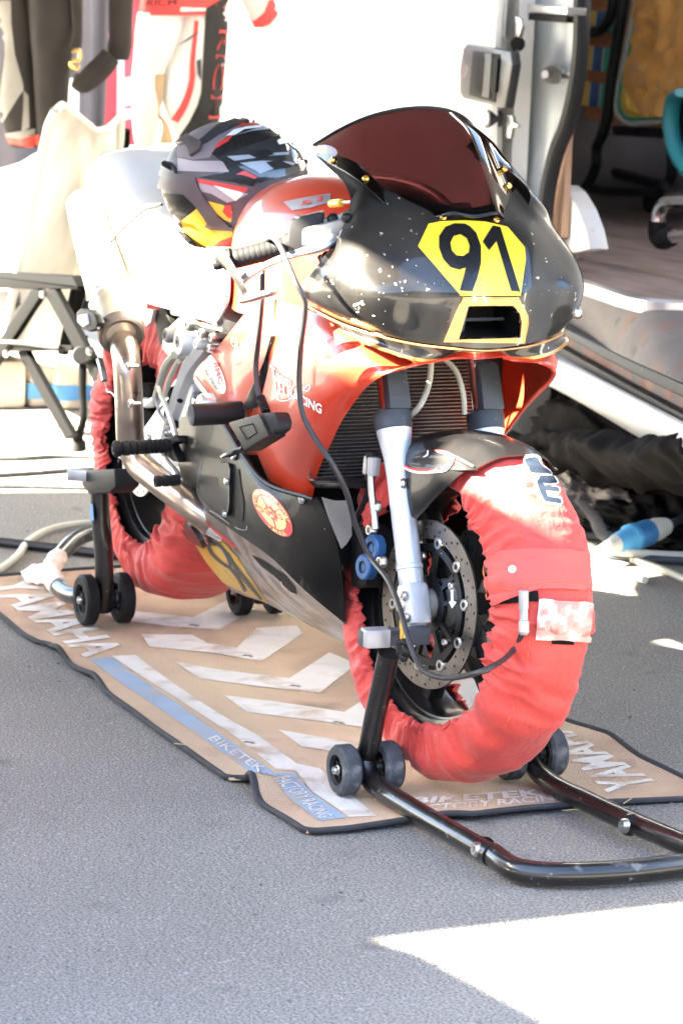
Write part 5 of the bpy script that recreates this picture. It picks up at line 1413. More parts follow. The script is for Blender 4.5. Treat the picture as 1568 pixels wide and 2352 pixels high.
g = G(); g.lathe([(.062, -.0022), (.108, -.0022), (.108, .0022), (.062, .0022)], c, YA, 60, close=True); rd_ = g.build('rear_disc', 'disc_pale', bike, smooth=30)
g = G()
for k in range(30):
    for j, rr in enumerate((.080, .090, .100)):
        if (k + j) % 2: continue
        t = 2 * math.pi * (k + .3 * j) / 30; p_ = c + np.array([math.cos(t), 0, math.sin(t)]) * rr; g.cyl(p_ - YA * .003, p_ + YA * .003, .0032, 8)
g.build('disc_holes', 'dark', rd_, kind='stuff')
g = G(); g.box(P(315, 1065, -.13), (.06, .05, .045), None, .01); g.build('axle_block', 'alu', bike)
g = G(); a_, b_ = P(250, 1092, -.155), P(330, 1060, -.13); g.cyl(P(300, 1060, -.17), P(300, 1060, -.11), .018); g.build('stand_spool', 'alu', bike)
g = G(); g.tube([(-.86, 0, .5), (-.9, 0, .72), (-.92, 0, .82)], [.03, .035, .03], 12); g.build('shock_absorber', 'engine_grey', bike)
for x, y in ((340, 900), (338, 925), (342, 960)):
    g = G(); g.cyl(P(x - 8, y, -.14), P(x + 14, y, -.10), .020, 14); g.build('caliper_body', 'dark', bike)
g = G(); g.tube([P(x, y, -.14) for x, y in ((326, 922), (345, 926), (368, 915))], .011, 10); g.build('torque_arm', 'frame_silver', bike)
# subframe bar / seat rail under the panel
g = G(); g.prism([P(x, y, -.13) for x, y in ((352, 712), (380, 705), (392, 745), (385, 800), (365, 790))], (0, .24, 0), .004); g.build('inner_guard', 'dark', bike)
g = G(); g.prism([P(x, y, -.14) for x, y in ((318, 705), (352, 712), (345, 742), (335, 750))], (0, .01, 0), .002); g.build('panel_tab', 'frame_silver', bike)

# --- handlebar, throttle, lever, guard
bar = P(527, 598, -.345), P(676, 560, -.245)
d = unit(bar[1] - bar[0]); Lb = np.linalg.norm(bar[1] - bar[0])
g = G(); prof = [(.0, -.004), (.0215, -.003), (.0215, .006), (.0165, .010)]
for k in range(9): prof += [(.0172, .012 + k * (Lb - .03) / 9), (.0178, .018 + k * (Lb - .03) / 9), (.0170, .022 + k * (Lb - .03) / 9)]
prof += [(.022, Lb - .012), (.022, Lb)]
g.lathe(prof, bar[0], d, 24); gr = g.build('handle_grip', 'rubber', bike)
g = G(); g.lathe([(.010, -.03), (.012, -.026), (.012, -.014), (.016, -.012), (.016, -.004), (.0, -.004)], bar[0], d, 18); g.build('bar_end', 'plastic', gr)
g = G(); g.tube([bar[1], bar[1] + d * .06, P(760, 530, -.17)], .0125, 12); g.build('clip_on_bar', 'plastic', bike)
g = G(); g.box((P(700, 532, -.255) + P(708, 535, -.22)) / 2, (.062, .05, .062), [unit(d), np.cross(unit(d), (0, 0, -1)), np.array([0, 0, 1.])], .008); mc = g.build('throttle_housing', 'plastic', bike)
g = G(); g.cyl(P(690, 520, -.25), P(693, 497, -.25), .012, 12); g.build('housing_screw', 'screw', mc)
LV = [(766, 546, -.215), (735, 565, -.245), (690, 580, -.275), (650, 592, -.30), (605, 612, -.325), (572, 632, -.345), (550, 648, -.355)]
g = G(); g.tube([P(*p) for p in LV], [.013, .014, .009, .008, .0075, .0085, .011], 12, m=50, flat=.75); g.build('brake_lever', 'alu', bike)
g = G(); g.box(P(752, 530, -.22), (.09, .03, .03), [unit(d), np.cross(unit(d), (0, 0, -1)), np.array([0, 0, 1.])], .006); g.box(P(775, 512, -.19), (.06, .03, .03), [unit(d), np.cross(unit(d), (0, 0, -1)), np.array([0, 0, 1.])], .006); g.build('master_cylinder', 'engine_grey', bike)
g = G()
for x, y, r_ in ((765, 505, .012), (785, 520, .010), (765, 548, .012), (752, 592, .012), (795, 500, .009)): g.ell(P(x, y, -.2), (r_, r_, r_))
g.tube([P(x, y, -.2) for x, y in ((735, 590), (745, 606), (765, 604), (775, 580), (770, 560))], .006, 8); g.build('lever_pivot', 'plastic', bike)
GU = [(497, 588, -.375), (505, 584, -.375), (520, 600, -.375), (545, 640, -.372), (560, 668, -.365), (562, 680, -.36)]
g = G(); g.tube([P(*p) for p in GU], [.013, .014, .013, .011, .009, .007], 10, m=40, flat=.3, up=(0, 1, 0)); g.build('lever_guard', 'carbon', bike)
g = G(); g.tube([P(558, 690, -.36), P(575, 686, -.355), P(600, 678, -.345), P(632, 668, -.33), P(637, 662, -.327)], [.012, .012, .013, .013, .008], 12, m=40, flat=.5); g.build('guard_arm', 'alu', bike)
g = G(); g.cyl(P(760, 468, -.17), P(784, 466, -.17), .0075, 12); ad = g.build('lever_adjuster', 'yellow', bike)
g = G(); g.cyl(P(784, 466, -.17), P(806, 464, -.17), .003, 8); g.build('adjuster_rod', 'steel', ad)
for pts, r_ in (([(790, 500), (800, 490), (812, 486)], .007), ([(775, 520), (795, 515), (808, 505)], .009)):
    g = G(); g.tube([P(x, y, -.18) for x, y in pts], r_, 8); g.build('switch_cable', 'rubber', bike)
# far-side bar
g = G(); g.tube([(-.1, .17, .92), (-.16, .24, .90), (-.26, .345, .87)], .016, 12); g.build('handle_grip', 'rubber', bike)
# ------------------------------------------------------------------ tyre warmers
def sleeve(ri, ro, w, nT, nS, seed, step=None, wr=1.0, twist=0.):
    """a padded sleeve round a tyre: open towards the hub, gathered by elastic at both rims"""
    A = np.zeros((nS, nT, 3))
    s = np.linspace(-1, 1, nS)
    for i in range(nT):
        t = 2 * math.pi * i / nT
        for j in range(nS):
            a = s[j] * math.pi * .70                       # 0 at the tread centre, +-126 deg at the gathered rims
            rm, hr = ro - .085, .085
            y = w / 2 * np.sign(math.sin(a)) * abs(math.sin(a)) ** .72 if abs(a) < math.pi / 2 else w / 2 * np.sign(a) * (1 - .16 * ((abs(a) - math.pi / 2) / .63) ** 1.5)
            r = rm + hr * (np.sign(math.cos(a)) * abs(math.cos(a)) ** .8) if abs(a) < math.pi / 2 else rm - (rm - ri) * ((abs(a) - math.pi / 2) / .63)
            k = abs(s[j])
            edge = max(0, (k - .45) / .55)
            tt = t + .10 * s[j] * twist + .10 * noise.noise(Vector((math.cos(t) * 4 + seed, math.sin(t) * 4, s[j] * 1.8 + 20))) * (1 - .3 * k)
            am = .45 + 1.1 * max(0, noise.noise(Vector((math.cos(t) * 3.1, math.sin(t) * 3.1 + seed, s[j] + 31))) + .35)
            v1 = noise.noise(Vector((math.cos(tt) * 15 + seed, math.sin(tt) * 15, s[j] * 1.3)))
            v2 = noise.noise(Vector((math.cos(tt) * 34, math.sin(tt) * 34 + seed, s[j] * 1.6 + 5)))
            v3 = noise.noise(Vector((math.cos(t) * 5 + seed, math.sin(t) * 5, s[j] * 2.4 + 9)))
            v4 = 1 - abs(noise.noise(Vector((math.cos(tt) * 9 + seed * 2, math.sin(tt) * 9, s[j] * 2.2 + 3)))) * 3
            dsp = wr * am * (.0105 * v1 * (.16 + 1.1 * edge) + .0060 * v2 * edge ** .8 + .0050 * max(0, v4) * (.5 + .8 * edge) + .0026 * (.25 + edge) * max(0, 1 - 5 * abs(noise.noise(Vector((math.cos(tt) * 13 + seed, math.sin(tt) * 13, s[j] * 3.5 + 40)))))) + wr * .006 * v3
            if step:
                x = step(t, s[j]); dsp += x
            ny = math.sin(a) if abs(a) < math.pi / 2 else np.sign(a)
            nr = math.cos(a) * .9
            rr = r + dsp * nr + (.0060 * v2 * edge ** 2)
            A[j, i] = (math.cos(t) * rr, y + dsp * ny, math.sin(t) * rr)
    return A
def fstep(t, s):
    d = math.degrees(t)
    d = d - 360 if d > 180 else d
    e0 = 4 - 5 * s
    under = min(1, max(0, (d - 63) / 30)) * min(1, max(0, (138 - d) / 10))   # squeezed flat below the mudguard
    return (.007 if e0 < d < 150 else 0.0) - .032 * under
tw = thing('tyre_warmer', 'red tyre warmer wrapped round the front wheel with a plug cable hanging off it', 'tyre warmer', (0, 0, ZF))
WA = sleeve(.214, .312, .160, 480, 60, 2.7, fstep, 1.45, 1.) + WC
WA = steer(WA.reshape(-1, 3)).reshape(WA.shape)
g = G(); Aw = np.concatenate([WA, WA[:, :1]], 1); g.shell(Aw, .004)
sl = g.build('sleeve', 'warmer', tw, smooth=180)
war_s = on(G().gridp(WA, cu=True).bvh())
# stitched seam round the side, flap, pouch, print
seam = []
for i in np.linspace(150, 405, 150):
    t = math.radians(i); k = int((t % (2 * math.pi)) / (2 * math.pi) * 480) % 480
    seam.append(WA[20, k])
seam = np.array(seam)
g = G()
cen = steer(WC)[0]
for i in range(0, 148, 2):
    a_, b_ = seam[i], seam[i + 1]; n_ = unit((a_ - cen) * np.array([1, .2, 1]) + np.array([0, -.25, 0]))
    g.tube([a_ + n_ * .0010, b_ + n_ * .0010], .0007, 4)
g.build('stitching', 'stitch', sl, kind='stuff')
poly_decal('strap_gap', [[(1120, 1352), (1132, 1388), (1236, 1380), (1234, 1357), (1180, 1362)]], war_s, 'velcro', tw, .004)
poly_decal('velcro_tab', [[(1264, 1468), (1316, 1470), (1316, 1481), (1266, 1479)]], war_s, 'velcro', tw, .002)
poly_decal('cover_flap', [[(1112, 1320), (1120, 1290), (1140, 1268), (1200, 1262), (1290, 1262), (1345, 1270), (1350, 1356), (1290, 1352), (1236, 1352), (1190, 1368), (1128, 1391), (1122, 1360)]], war_s, 'warmer_pale', tw, .004, .004)
poly_decal('clear_pouch', [[(1237, 1377), (1345, 1383), (1351, 1386), (1345, 1472), (1228, 1466)]], war_s, 'clear_pouch', tw, .006, .004)
ribbon_decal('stitching', [[(1135, 1345), (1185, 1352)], [(1120, 1300), (1128, 1375)], [(1210, 1340), (1280, 1335), (1345, 1345)], [(1205, 1330), (1208, 1358)]], 1.5, war_s, 'stitch', tw, .010)
h = war_s(1180, 1310); g = G(); g.bolt(h[0] + h[1] * .007, h[1], .007, .005); g.build('press_stud', 'white', tw)
cl4 = lambda x, y: c4z(x, y)
MP_M = [(1180, 850), (1255, 865), (1250, 838), (1192, 826), (1186, 806), (1246, 812), (1240, 788), (1178, 780), (1170, 764), (1232, 770), (1216, 738), (1160, 735), (1140, 755), (1150, 790)]
MP_P = [(1090, 655), (1148, 652), (1168, 690), (1196, 708), (1205, 728), (1160, 728), (1116, 722), (1100, 690)]
for nm, pl in (('m', MP_M), ('p', MP_P)):
    pl = [c4z(*p) for p in pl]; cc = np.mean(pl, 0)
    V, F = tess([pl])
    rb, rf = ribbon(pl + pl[:1], 5)
    g = lay(V, F, war_s, .012, 0, 8); g.build('logo_letter', 'blue_print', tw, smooth=60) if g.f else None
    g = lay(rb, rf, war_s, .0114, 0, 8); g.build('logo_outline', 'white', tw, smooth=60) if g.f else None
text_decal('logo_caption', 'TYRE WARMERS', [c4z(1268, 872), c4z(1200, 690), c4z(1192, 694), c4z(1258, 874)], war_s, 'velcro', tw, .012)
# lead, in-line connector and plug
h = war_s(1205, 1370)
ctop = h[0] + h[1] * .012
g = G(); g.lathe([(.006, 0), (.0085, .002), (.0085, .03), (.007, .034), (.007, .05), (.009, .052), (.009, .07), (.005, .075)], ctop + h[1] * .002 + np.array([0, 0, .012]), PX(1202, 1440, ctop[0] + .01) - ctop, 14); g.build('lead_connector', 'label_plate', tw)
xA = ctop[0]
CB = [PX(1203, 1418, xA + .012), PX(1202, 1440, xA + .01), PX(1180, 1490, xA - .02), P(1110, 1540, -.125), P(1020, 1557, -.16), P(965, 1532, -.172), P(938, 1470, -.175), P(920, 1405, -.172), P(892, 1335, -.165), P(845, 1272, -.16), P(815, 1200, -.19), P(795, 1130, -.22), P(760, 1060, -.255), P(725, 1010, -.27), P(695, 950, -.285), P(687, 880, -.29), P(691, 800, -.295), P(700, 720, -.305), P(700, 690, -.31), P(680, 650, -.325), P(655, 590, -.325), P(637, 556, -.315), P(625, 545, -.308), P(615, 548, -.29), P(606, 570, -.27), P(603, 620, -.275), P(602, 680, -.285), P(594, 780, -.275), P(588, 840, -.272), P(591, 890, -.272), P(600, 922, -.270)]
g = G(); g.tube(CB, .0050, 8, m=220); g.build('power_lead', 'cable', tw)
g = G(); d = P(612, 948, -.270) - P(598, 912, -.270); Lr = np.linalg.norm(d); prof = [(.006, 0)]
for k in range(7): prof += [(.0085, .001 + k * Lr / 7), (.0085, .004 + k * Lr / 7), (.006, .0045 + k * Lr / 7)]
g.lathe(prof + [(.0085, Lr)], P(598, 912, -.270), d, 14); pl_ = thing('plug', None, None, P(585, 985, -.27)); pl_.parent = tw; pl_.location = tuple(WL[pl_] - WL[tw])
g.build('strain_relief', 'rubber', pl_)
F4 = [P(522, 970, -.305), P(594, 950, -.300), P(617, 1001, -.300), P(560, 1036, -.305)]
nq = unit(np.cross(F4[1] - F4[0], F4[3] - F4[0])); nq = nq if nq[1] > 0 else -nq
g = G(); g.prism(F4, nq * .036, .005); g.build('plug_body', 'plastic', pl_)
cq = np.mean(F4, 0)
g = G(); F5 = [cq + (p - cq) * .9 - nq * .0004 for p in F4]
for a, b in zip(F5, F5[1:] + F5[:1]): pass
F6 = [cq + (p - cq) * .42 - nq * .0012 for p in F4]
for a, b in zip(F6, F6[1:] + F6[:1]): g.tube([a, b], .0009, 4)
g.build('moulded_frame', 'dark', pl_)
g = G(); g.prism([P(590, 950, -.296), P(630, 945, -.285), P(638, 968, -.283), P(636, 988, -.285), P(618, 1000, -.296)], nq * .03, .006); g.build('plug_shoulder', 'plastic', pl_)
g = G(); g.tube([P(562, 1031, -.29), P(545, 1035, -.29), P(527, 1044, -.29)], .0085, 8, flat=.7); g.tube([P(536, 1040, -.30), P(512, 1050, -.30)], .0024, 6); g.build('plug_pin', 'plastic', pl_)
g = G(); g.tube([P(527, 1044, -.29), P(509, 1050, -.29)], .0026, 8); g.tube([P(531, 1040, -.275), P(513, 1046, -.275)], .0026, 8); g.build('plug_pin', 'chrome', pl_)

tr2 = thing('tyre_warmer', 'red quilted tyre warmer wrapped round the rear wheel below the silencer', 'tyre warmer', tuple(RC))
RA2 = sleeve(.214, .335, .225, 440, 60, 8.1, None, 1.6, -1.) + RC
g = G(); g.shell(np.concatenate([RA2, RA2[:, :1]], 1), .004); sl2 = g.build('sleeve', 'warmer', tr2, smooth=180)
rwar = on(G().gridp(RA2, cu=True).bvh())
poly_decal('cover_flap', [[(243, 982), (258, 980), (258, 1030), (225, 1040), (212, 1025), (215, 985)]], rwar, 'warmer_pale', tr2, .005, .003)
for ln in ([(430, 1150), (380, 1165), (420, 1210), (340, 1245)], [(395, 1130), (410, 1180), (400, 1230), (440, 1290)]):
    ribbon_decal('quilt_seam', [ln], 1.6, rwar, 'leather_red', sl2, .0014)
# second lead thrown over the seat with its plug
g = G(); g.tube([P(372, 470, -.17), P(330, 476, -.18), P(290, 502, -.185), P(250, 545, -.24), P(235, 580, -.27), P(218, 630, -.29), P(200, 690, -.30)], .0036, 8, m=60); g.build('power_lead', 'cable_pale', tr2)
pl2 = thing('plug', None, None, P(198, 738, -.30)); pl2.parent = tr2; pl2.location = tuple(WL[pl2] - WL[tr2])
d = P(193, 712, -.30) - P(200, 688, -.30); Lr = np.linalg.norm(d); prof = [(.004, 0)]
for k in range(6): prof += [(.0065, .001 + k * Lr / 6), (.0065, .003 + k * Lr / 6), (.0045, .0035 + k * Lr / 6)]
g = G(); g.lathe(prof, P(200, 688, -.30), d, 12); g.build('strain_relief', 'rubber', pl2)
g = G(); g.prism([P(x, y, -.32) for x, y in ((174, 718), (184, 708), (204, 712), (216, 722), (224, 742), (220, 756), (204, 762), (192, 758), (176, 742))], (.0, .018, .0), .005); g.build("plug_body", "plastic", pl2)
g = G(); g.prism([P(x, y, -.326) for x, y in ((178, 724), (196, 720), (200, 745), (190, 752), (176, 738))], (0, .012, 0), .003); g.build('plug_face', 'white', pl2)
g = G(); g.tube([P(203, 738, -.315), P(222, 750, -.315), P(228, 754, -.315)], .0028, 8); g.tube([P(200, 748, -.315), P(206, 756, -.315)], .0028, 8); g.build('plug_pin', 'screw', pl2)

# ------------------------------------------------------------------ paddock stands
fs = thing('paddock_stand', 'scuffed black front paddock stand lifting the fork of the motorcycle', 'stand', (.1, 0, 0), 'paddock stands under the motorcycle')
def stand_wheel(c, r, w, par, mt, mh, nm='roller'):
    g = G(); c = np.asarray(c, float)
    g.lathe([(r * .62, -w / 2), (r * .90, -w / 2), (r, -w * .34), (r, w * .34), (r * .90, w / 2), (r * .62, w / 2)], c, YA, 36, close=True); o = g.build(nm, mt, par)
    g = G(); g.lathe([(r * .63, -w * .44), (r * .55, -w * .3), (r * .55, w * .3), (r * .63, w * .44)], c, YA, 30, close=True)
    for k in range(7):
        t = 2 * math.pi * k / 7; e = np.array([math.cos(t), 0, math.sin(t)]); f = np.cross(YA, e)
        g.prism([c + e * r * .2 + f * r * .09 - YA * w * .22, c + e * r * .2 - f * r * .09 - YA * w * .22, c + e * r * .58 - f * r * .05 - YA * w * .22, c + e * r * .58 + f * r * .05 - YA * w * .22], YA * w * .44)
    g.lathe([(r * .25, -w * .4), (r * .25, w * .4)], c, YA, 18)
    g.build('hub', mh, o)
    g = G(); g.bolt(c - YA * w * .42, -YA, r * .17, .008); g.bolt(c + YA * w * .42, YA, r * .17, .008); g.build('axle_bolt', 'screw', o)
    return o
R1 = .045
for y in (-.205, -.122, .122, .205):
    stand_wheel((-.005, y, mat_z(0, 0) + R1 + .003), R1, .034, fs, 'rubber_dusty', 'plastic')
for sg in (-1, 1):
    m3 = np.array([1, sg * -1, 1])
    pts = [P(893, 1500, -.17), P(880, 1560, -.168), P(862, 1640, -.165), P(846, 1720, -.163)]
    pts += [np.array([-.012, -.163, .075]), np.array([.01, -.163, .043]), np.array([.06, -.160, .034])]
    if sg < 0:
        e1 = PZ(1180, 1995, .022)
        pts += [np.array([.06 * (1 - t) + (e1[0] - .05) * t, -.160 * (1 - t) + (e1[1] - .015) * t, .030]) for t in (.35, .7, 1)]
    else:
        pts = [p * m3 for p in pts[:-1]] + [PZ(1262, 1797, .030), PZ(1350, 1842, .030), PZ(1440, 1884, .030), PZ(1568, 1938, .030), PZ(1630, 1962, .028)]
    if sg < 0: pts = [p * m3 for p in pts]
    g = G(); g.tube(pts, .0190, 16, m=90); g.build('side_tube', 'stand', fs)
    g = G(); a_ = np.array([-.005, -.22, mat_z(0, 0) + R1 + .003]) * m3; b_ = np.array([-.005, -.105, mat_z(0, 0) + R1 + .003]) * m3; g.cyl(a_, b_, .009, 14); g.build('axle', 'screw', fs)
    bl = PZ(1108, 1950, .034) if sg < 0 else PZ(1446, 1896, .034)
    g = G(); g.bolt(bl + np.array([0, -.008, .0]), np.array([.0, -1, .15]), .013, .010); g.build('sleeve_bolt', 'screw', fs)
    g = G(); jj = bl + np.array([-.018, .010, 0]); g.lathe([(.0196, 0), (.0202, .003), (.0196, .006)], jj * np.array([1, 1, 0]) + np.array([0, 0, .030]), np.array([1, 0, 0]), 20); g.build('sleeve_joint', 'stand', fs)
    # head: square tube, hook bracket and clamp screw
    hb = P(905, 1462, -.15) * m3
    ax_ = [unit(np.array([.1, 1, .0])), unit(np.array([1, -.1, 0])), np.array([0, 0, 1.])]
    g = G(); g.box(hb + np.array([0, .0, .0]), (.125, .028, .028), ax_, .003); g.build('head_bar', 'plastic_grey', fs)
    g = G(); g.box(hb + np.array([0, -.052 * -sg * -1, 0]) if False else P(862, 1464, -.19) * m3, (.045, .032, .032), ax_, .003); g.build('head_socket', 'label_plate', fs)
    g = G(); g.cyl(P(925, 1470, -.15) * m3, P(925, 1425, -.15) * m3, .007, 12); g.build('lift_pin', 'brass', fs)
    g = G()
    kc = P(925, 1492, -.165) * m3
    for k in range(5):
        t = 2 * math.pi * k / 5; g.ell(kc + np.array([math.cos(t) * .014, 0, math.sin(t) * .014]), (.008, .008, .008), n=10, m=8)
    g.cyl(kc - YA * .006, kc + YA * .006, .014, 14); g.build('clamp_knob', 'plastic', fs)
e1 = PZ(1200, 2008, .022)
FU = [PZ(1130, 1962, .03), PZ(1180, 1996, .026), PZ(1220, 2004, .024), PZ(1290, 2008, .024), PZ(1420, 2003, .024), PZ(1540, 1990, .024), PZ(1640, 1975, .024)]
pts = FU + [PZ(1690, 1972, .025), PZ(1700, 1978, .026), PZ(1672, 1972, .028), PZ(1625, 1960, .028)]
g = G(); g.tube(pts, .0195, 16, m=120); g.build('front_hoop', 'stand', fs)

rs = thing('paddock_stand', 'black rear paddock stand with taped hoop lifting the rear wheel', 'stand', (-1.36, 0, 0), 'paddock stands under the motorcycle')
R2 = .056
for y in (-.222, -.140, .140, .222):
    stand_wheel((-1.352, y, mat_z(-1.35, -.2) + R2 + .002), R2, .030, rs, 'rubber', 'plastic')
for sg in (-1, 1):
    m3 = np.array([1, -sg, 1])
    pts = [P(229, 1120, -.20), P(231, 1180, -.198), P(238, 1260, -.192), P(240, 1330, -.188), P(237, 1400, -.183)]
    g = G(); g.tube([p * m3 for p in pts], .0205, 18, m=50); g.build('upright_tube', 'stand', rs)
    hz = P(222, 1102, -.22)
    g = G(); g.prism([P(x, y, -.235) * m3 for x, y in ((190, 1080), (262, 1077), (265, 1118), (250, 1133), (205, 1135), (186, 1112))], np.array([0, .055, 0]) * m3, .005); g.build('head_block', 'plastic', rs)
    g = G(); g.box((P(218, 1093, -.215)) * m3, (.118, .02, .024), [unit(np.array([.40, .913, .0]) * m3), unit(np.array([.913, -.40, 0]) * m3), np.array([0, 0, 1.])], .003); g.build('lift_bar', 'alu', rs)
    cz = mat_z(-1.35, -.2) + R2 + .002
    g = G(); g.cyl(np.array([-1.352, -.235, cz]) * m3, np.array([-1.352, -.125, cz]) * m3, .008, 14); g.box(np.array([-1.352, -.181, cz]) * m3, (.04, .045, .03), None, .004); g.build('axle', 'plastic', rs)
HP = [np.array([-1.352, -.181, cz + .01]), PZ(165, 1368, .05), PZ(120, 1325, .05), PZ(118, 1305, .055), PZ(140, 1275, .07), PZ(175, 1240, .09), PZ(215, 1222, .1)]
b0 = HP[-1]
HP2 = HP + [np.array([b0[0] - .03, .1, .10]), np.array([b0[0] + .03, .2, .09]), np.array([-1.5, .21, .06]), np.array([-1.352, .181, cz + .01])]
g = G(); g.tube(HP2, .0195, 16, m=140); g.build('rear_hoop', 'stand', rs)
tp = catmull(HP2, 141)[22:52]
g = G(); g.tube(tp, .0225, 16, m=60); g.noise(.004, 60, 3); g.build('tape_wrap', 'tape', rs)
g = G(); A = net([[PZ(x, y, z) for x, y, z in r] for r in ([(118, 1295, .07), (100, 1296, .06), (75, 1300, .035), (48, 1314, .018)], [(122, 1310, .06), (98, 1318, .05), (75, 1324, .03), (58, 1330, .016)], [(122, 1328, .045), (104, 1338, .035), (90, 1340, .024), (76, 1338, .016)])], 30, 16)
g.shell(A, .002); g.noise(.004, 45, 1); g.build('loose_tape', 'tape', rs)
poly_decal('blue_sticker', [[(208, 1158), (214, 1157), (217, 1195), (210, 1197)]], lambda x, y: (P(x, y, -.221), np.array([0, -1., 0])), 'cee_blue', rs, .001)

# ------------------------------------------------------------------ helmet on the seat
HC = P(536, 425, -.02)
hd = thing('motorcycle_helmet', 'black, grey, red and yellow helmet resting on the motorcycle seat', 'helmet', HC)
hf = unit(np.array([.52, .854, 0.0])); hl = np.cross((0, 0, 1), hf); hu = unit(np.array([0, 0, 1.]) + hf * -.12); hl = np.cross(hu, hf); hf = np.cross(hl, hu)
HA = []
nth, nph = 72, 44
for j in range(nph):
    ph = -R_(58) + (R_(90) + R_(58)) * j / (nph - 1)
    row = []
    for i in range(nth):
        t = 2 * math.pi * i / nth
        cx, cy, cz_ = math.cos(ph) * math.cos(t), math.cos(ph) * math.sin(t), math.sin(ph)
        a = .150 if cx < 0 else .158
        z = cz_ * (.132 if cz_ > 0 else .150)
        xx = a * np.sign(cx) * abs(cx) ** .92; yy = .122 * np.sign(cy) * abs(cy) ** .95
        if cz_ < 0:
            xx *= 1 + .06 * (-cz_) if cx > 0 else 1 - .16 * (-cz_)
        row.append(HC + hf * xx + hl * yy + hu * z)
    HA.append(row)
HA = np.array(HA)
g = G(); g.gridp(HA, cu=True); g.build('shell', 'helmet_black', hd, smooth=180)
hel_s = on(G().gridp(HA, cu=True).bvh())
g = G(); ring = np.concatenate([HA[0], HA[0][:1]]); g.tube(ring, .009, 8, m=90); g.build('rim_trim', 'rubber', hd)
g = G(); m_ = HA[0].mean(0); g.gridp(np.array([HA[0], m_ + (HA[0] - m_) * .8 + hu * .06, m_ + (HA[0] - m_) * .01 + hu * .1]), cu=True); g.build('lining', 'velcro', hd)
ch = lambda x, y: (326.7 + x * .25, 245 + y * .25)
def hp(name, pts, m_, off=.001, th=0.): return poly_decal(name, [pts], hel_s, m_, hd, off, th, 10, conv=ch)
hp('side_panel', [(640, 430), (790, 250), (950, 200), (1090, 178), (1240, 200), (1380, 290), (1460, 400), (1480, 480), (1400, 545), (1250, 585), (1120, 600), (1050, 660), (1020, 735), (900, 720), (700, 600), (720, 500)], 'helmet_gloss')
hp('shell_graphic', [(330, 470), (480, 500), (720, 500), (860, 560), (800, 600), (560, 600), (330, 590)], 'helmet_pale', .0016)
hp('shell_graphic', [(400, 260), (520, 140), (700, 100), (900, 85), (1070, 120), (900, 190), (700, 340), (620, 470), (480, 490), (320, 460), (330, 330)], 'helmet_grey', .0012)
hp('shell_graphic', [(770, 280), (840, 220), (960, 190), (1120, 178), (1090, 200), (940, 215), (850, 270), (800, 272)], 'white', .003)
hp('shell_graphic', [(860, 270), (1000, 225), (1120, 180), (1260, 210), (1120, 222), (1000, 232)], 'helmet_blue', .003)
hp('red_slash', [(660, 400), (710, 330), (850, 255), (790, 325)], 'helmet_red', .003)
hp('red_slash', [(860, 200), (910, 168), (1085, 152), (1085, 176), (950, 182)], 'helmet_red', .003)
hp('red_slash', [(860, 625), (940, 588), (1060, 650), (1030, 665), (930, 630)], 'helmet_red', .003)
hp('red_slash', [(500, 660), (760, 705), (975, 745), (930, 810), (700, 770), (520, 700)], 'helmet_red', .0016)
hp('shell_graphic', [(780, 460), (1340, 420), (1340, 445), (1200, 455), (850, 500)], 'helmet_blue', .003)
hp('shell_graphic', [(900, 520), (1100, 500), (1300, 505), (1400, 520), (1360, 550), (1200, 570), (1080, 620), (1040, 590)], 'helmet_blue', .003)
hp('shell_graphic', [(1230, 320), (1320, 275), (1470, 400), (1470, 450), (1330, 340), (1250, 355)], 'white', .003)
hp('carbon_patch', [(960, 440), (1140, 400), (1210, 445), (1070, 485)], 'carbon', .0042)
hp('carbon_patch', [(1130, 515), (1250, 495), (1380, 550), (1210, 580)], 'carbon', .0042)
hp('carbon_patch', [(640, 430), (790, 290), (950, 240), (1150, 230), (1300, 260), (1150, 300), (900, 380), (720, 460)], 'carbon', .0022)
hp('carbon_patch', [(740, 505), (860, 545), (1060, 640), (1020, 735), (820, 690), (520, 650), (800, 600)], 'carbon', .0022)
hp('shell_graphic', [(520, 700), (700, 740), (850, 860), (900, 830), (660, 722), (980, 800), (860, 860), (780, 880), (640, 800), (545, 780)], 'helmet_pale', .0024)
hp('shell_graphic', [(660, 722), (900, 780), (930, 800), (860, 865)], 'white', .0034)
hp('shell_graphic', [(600, 865), (740, 900), (830, 960), (815, 1060), (760, 1040), (660, 960)], 'helmet_yellow', .0016)
hp('red_slash', [(760, 905), (820, 900), (830, 1030), (780, 1010), (740, 960)], 'helmet_red', .0028)
hp('shell_graphic', [(360, 1055), (520, 920), (600, 1010), (640, 1080), (830, 1120), (830, 1270), (620, 1300), (480, 1260), (410, 1190)], 'helmet_yellow', .0014)
hp('shell_graphic', [(650, 1280), (720, 1230), (830, 1190), (830, 1270), (740, 1295)], 'helmet_red', .0024)
hp('shell_graphic', [(170, 790), (400, 810), (520, 920), (360, 1055), (260, 940), (170, 880)], 'carbon', .0016)
hp('rear_spoiler', [(90, 700), (120, 610), (190, 540), (205, 515), (260, 510), (315, 560), (322, 618), (500, 655), (520, 725), (600, 860), (700, 1000), (800, 1085), (800, 1112), (610, 1060), (500, 900), (400, 800), (250, 765), (110, 725)], 'helmet_black', .002, .007)
hp('spoiler_vent', [(200, 545), (250, 512), (300, 545), (310, 600), (270, 580)], 'velcro', .012)
hp('crown_vent', [(330, 360), (430, 280), (560, 350), (540, 410), (460, 465), (445, 405), (400, 350)], 'helmet_black', .002, .010)
hp('crown_vent', [(520, 340), (700, 190), (900, 115), (1080, 115), (1085, 140), (880, 175), (700, 265), (580, 345)], 'helmet_gloss', .002, .006)
hp('lower_vent', [(575, 1095), (620, 1050), (830, 1100), (830, 1130), (640, 1118)], 'can_cap', .003, .004)
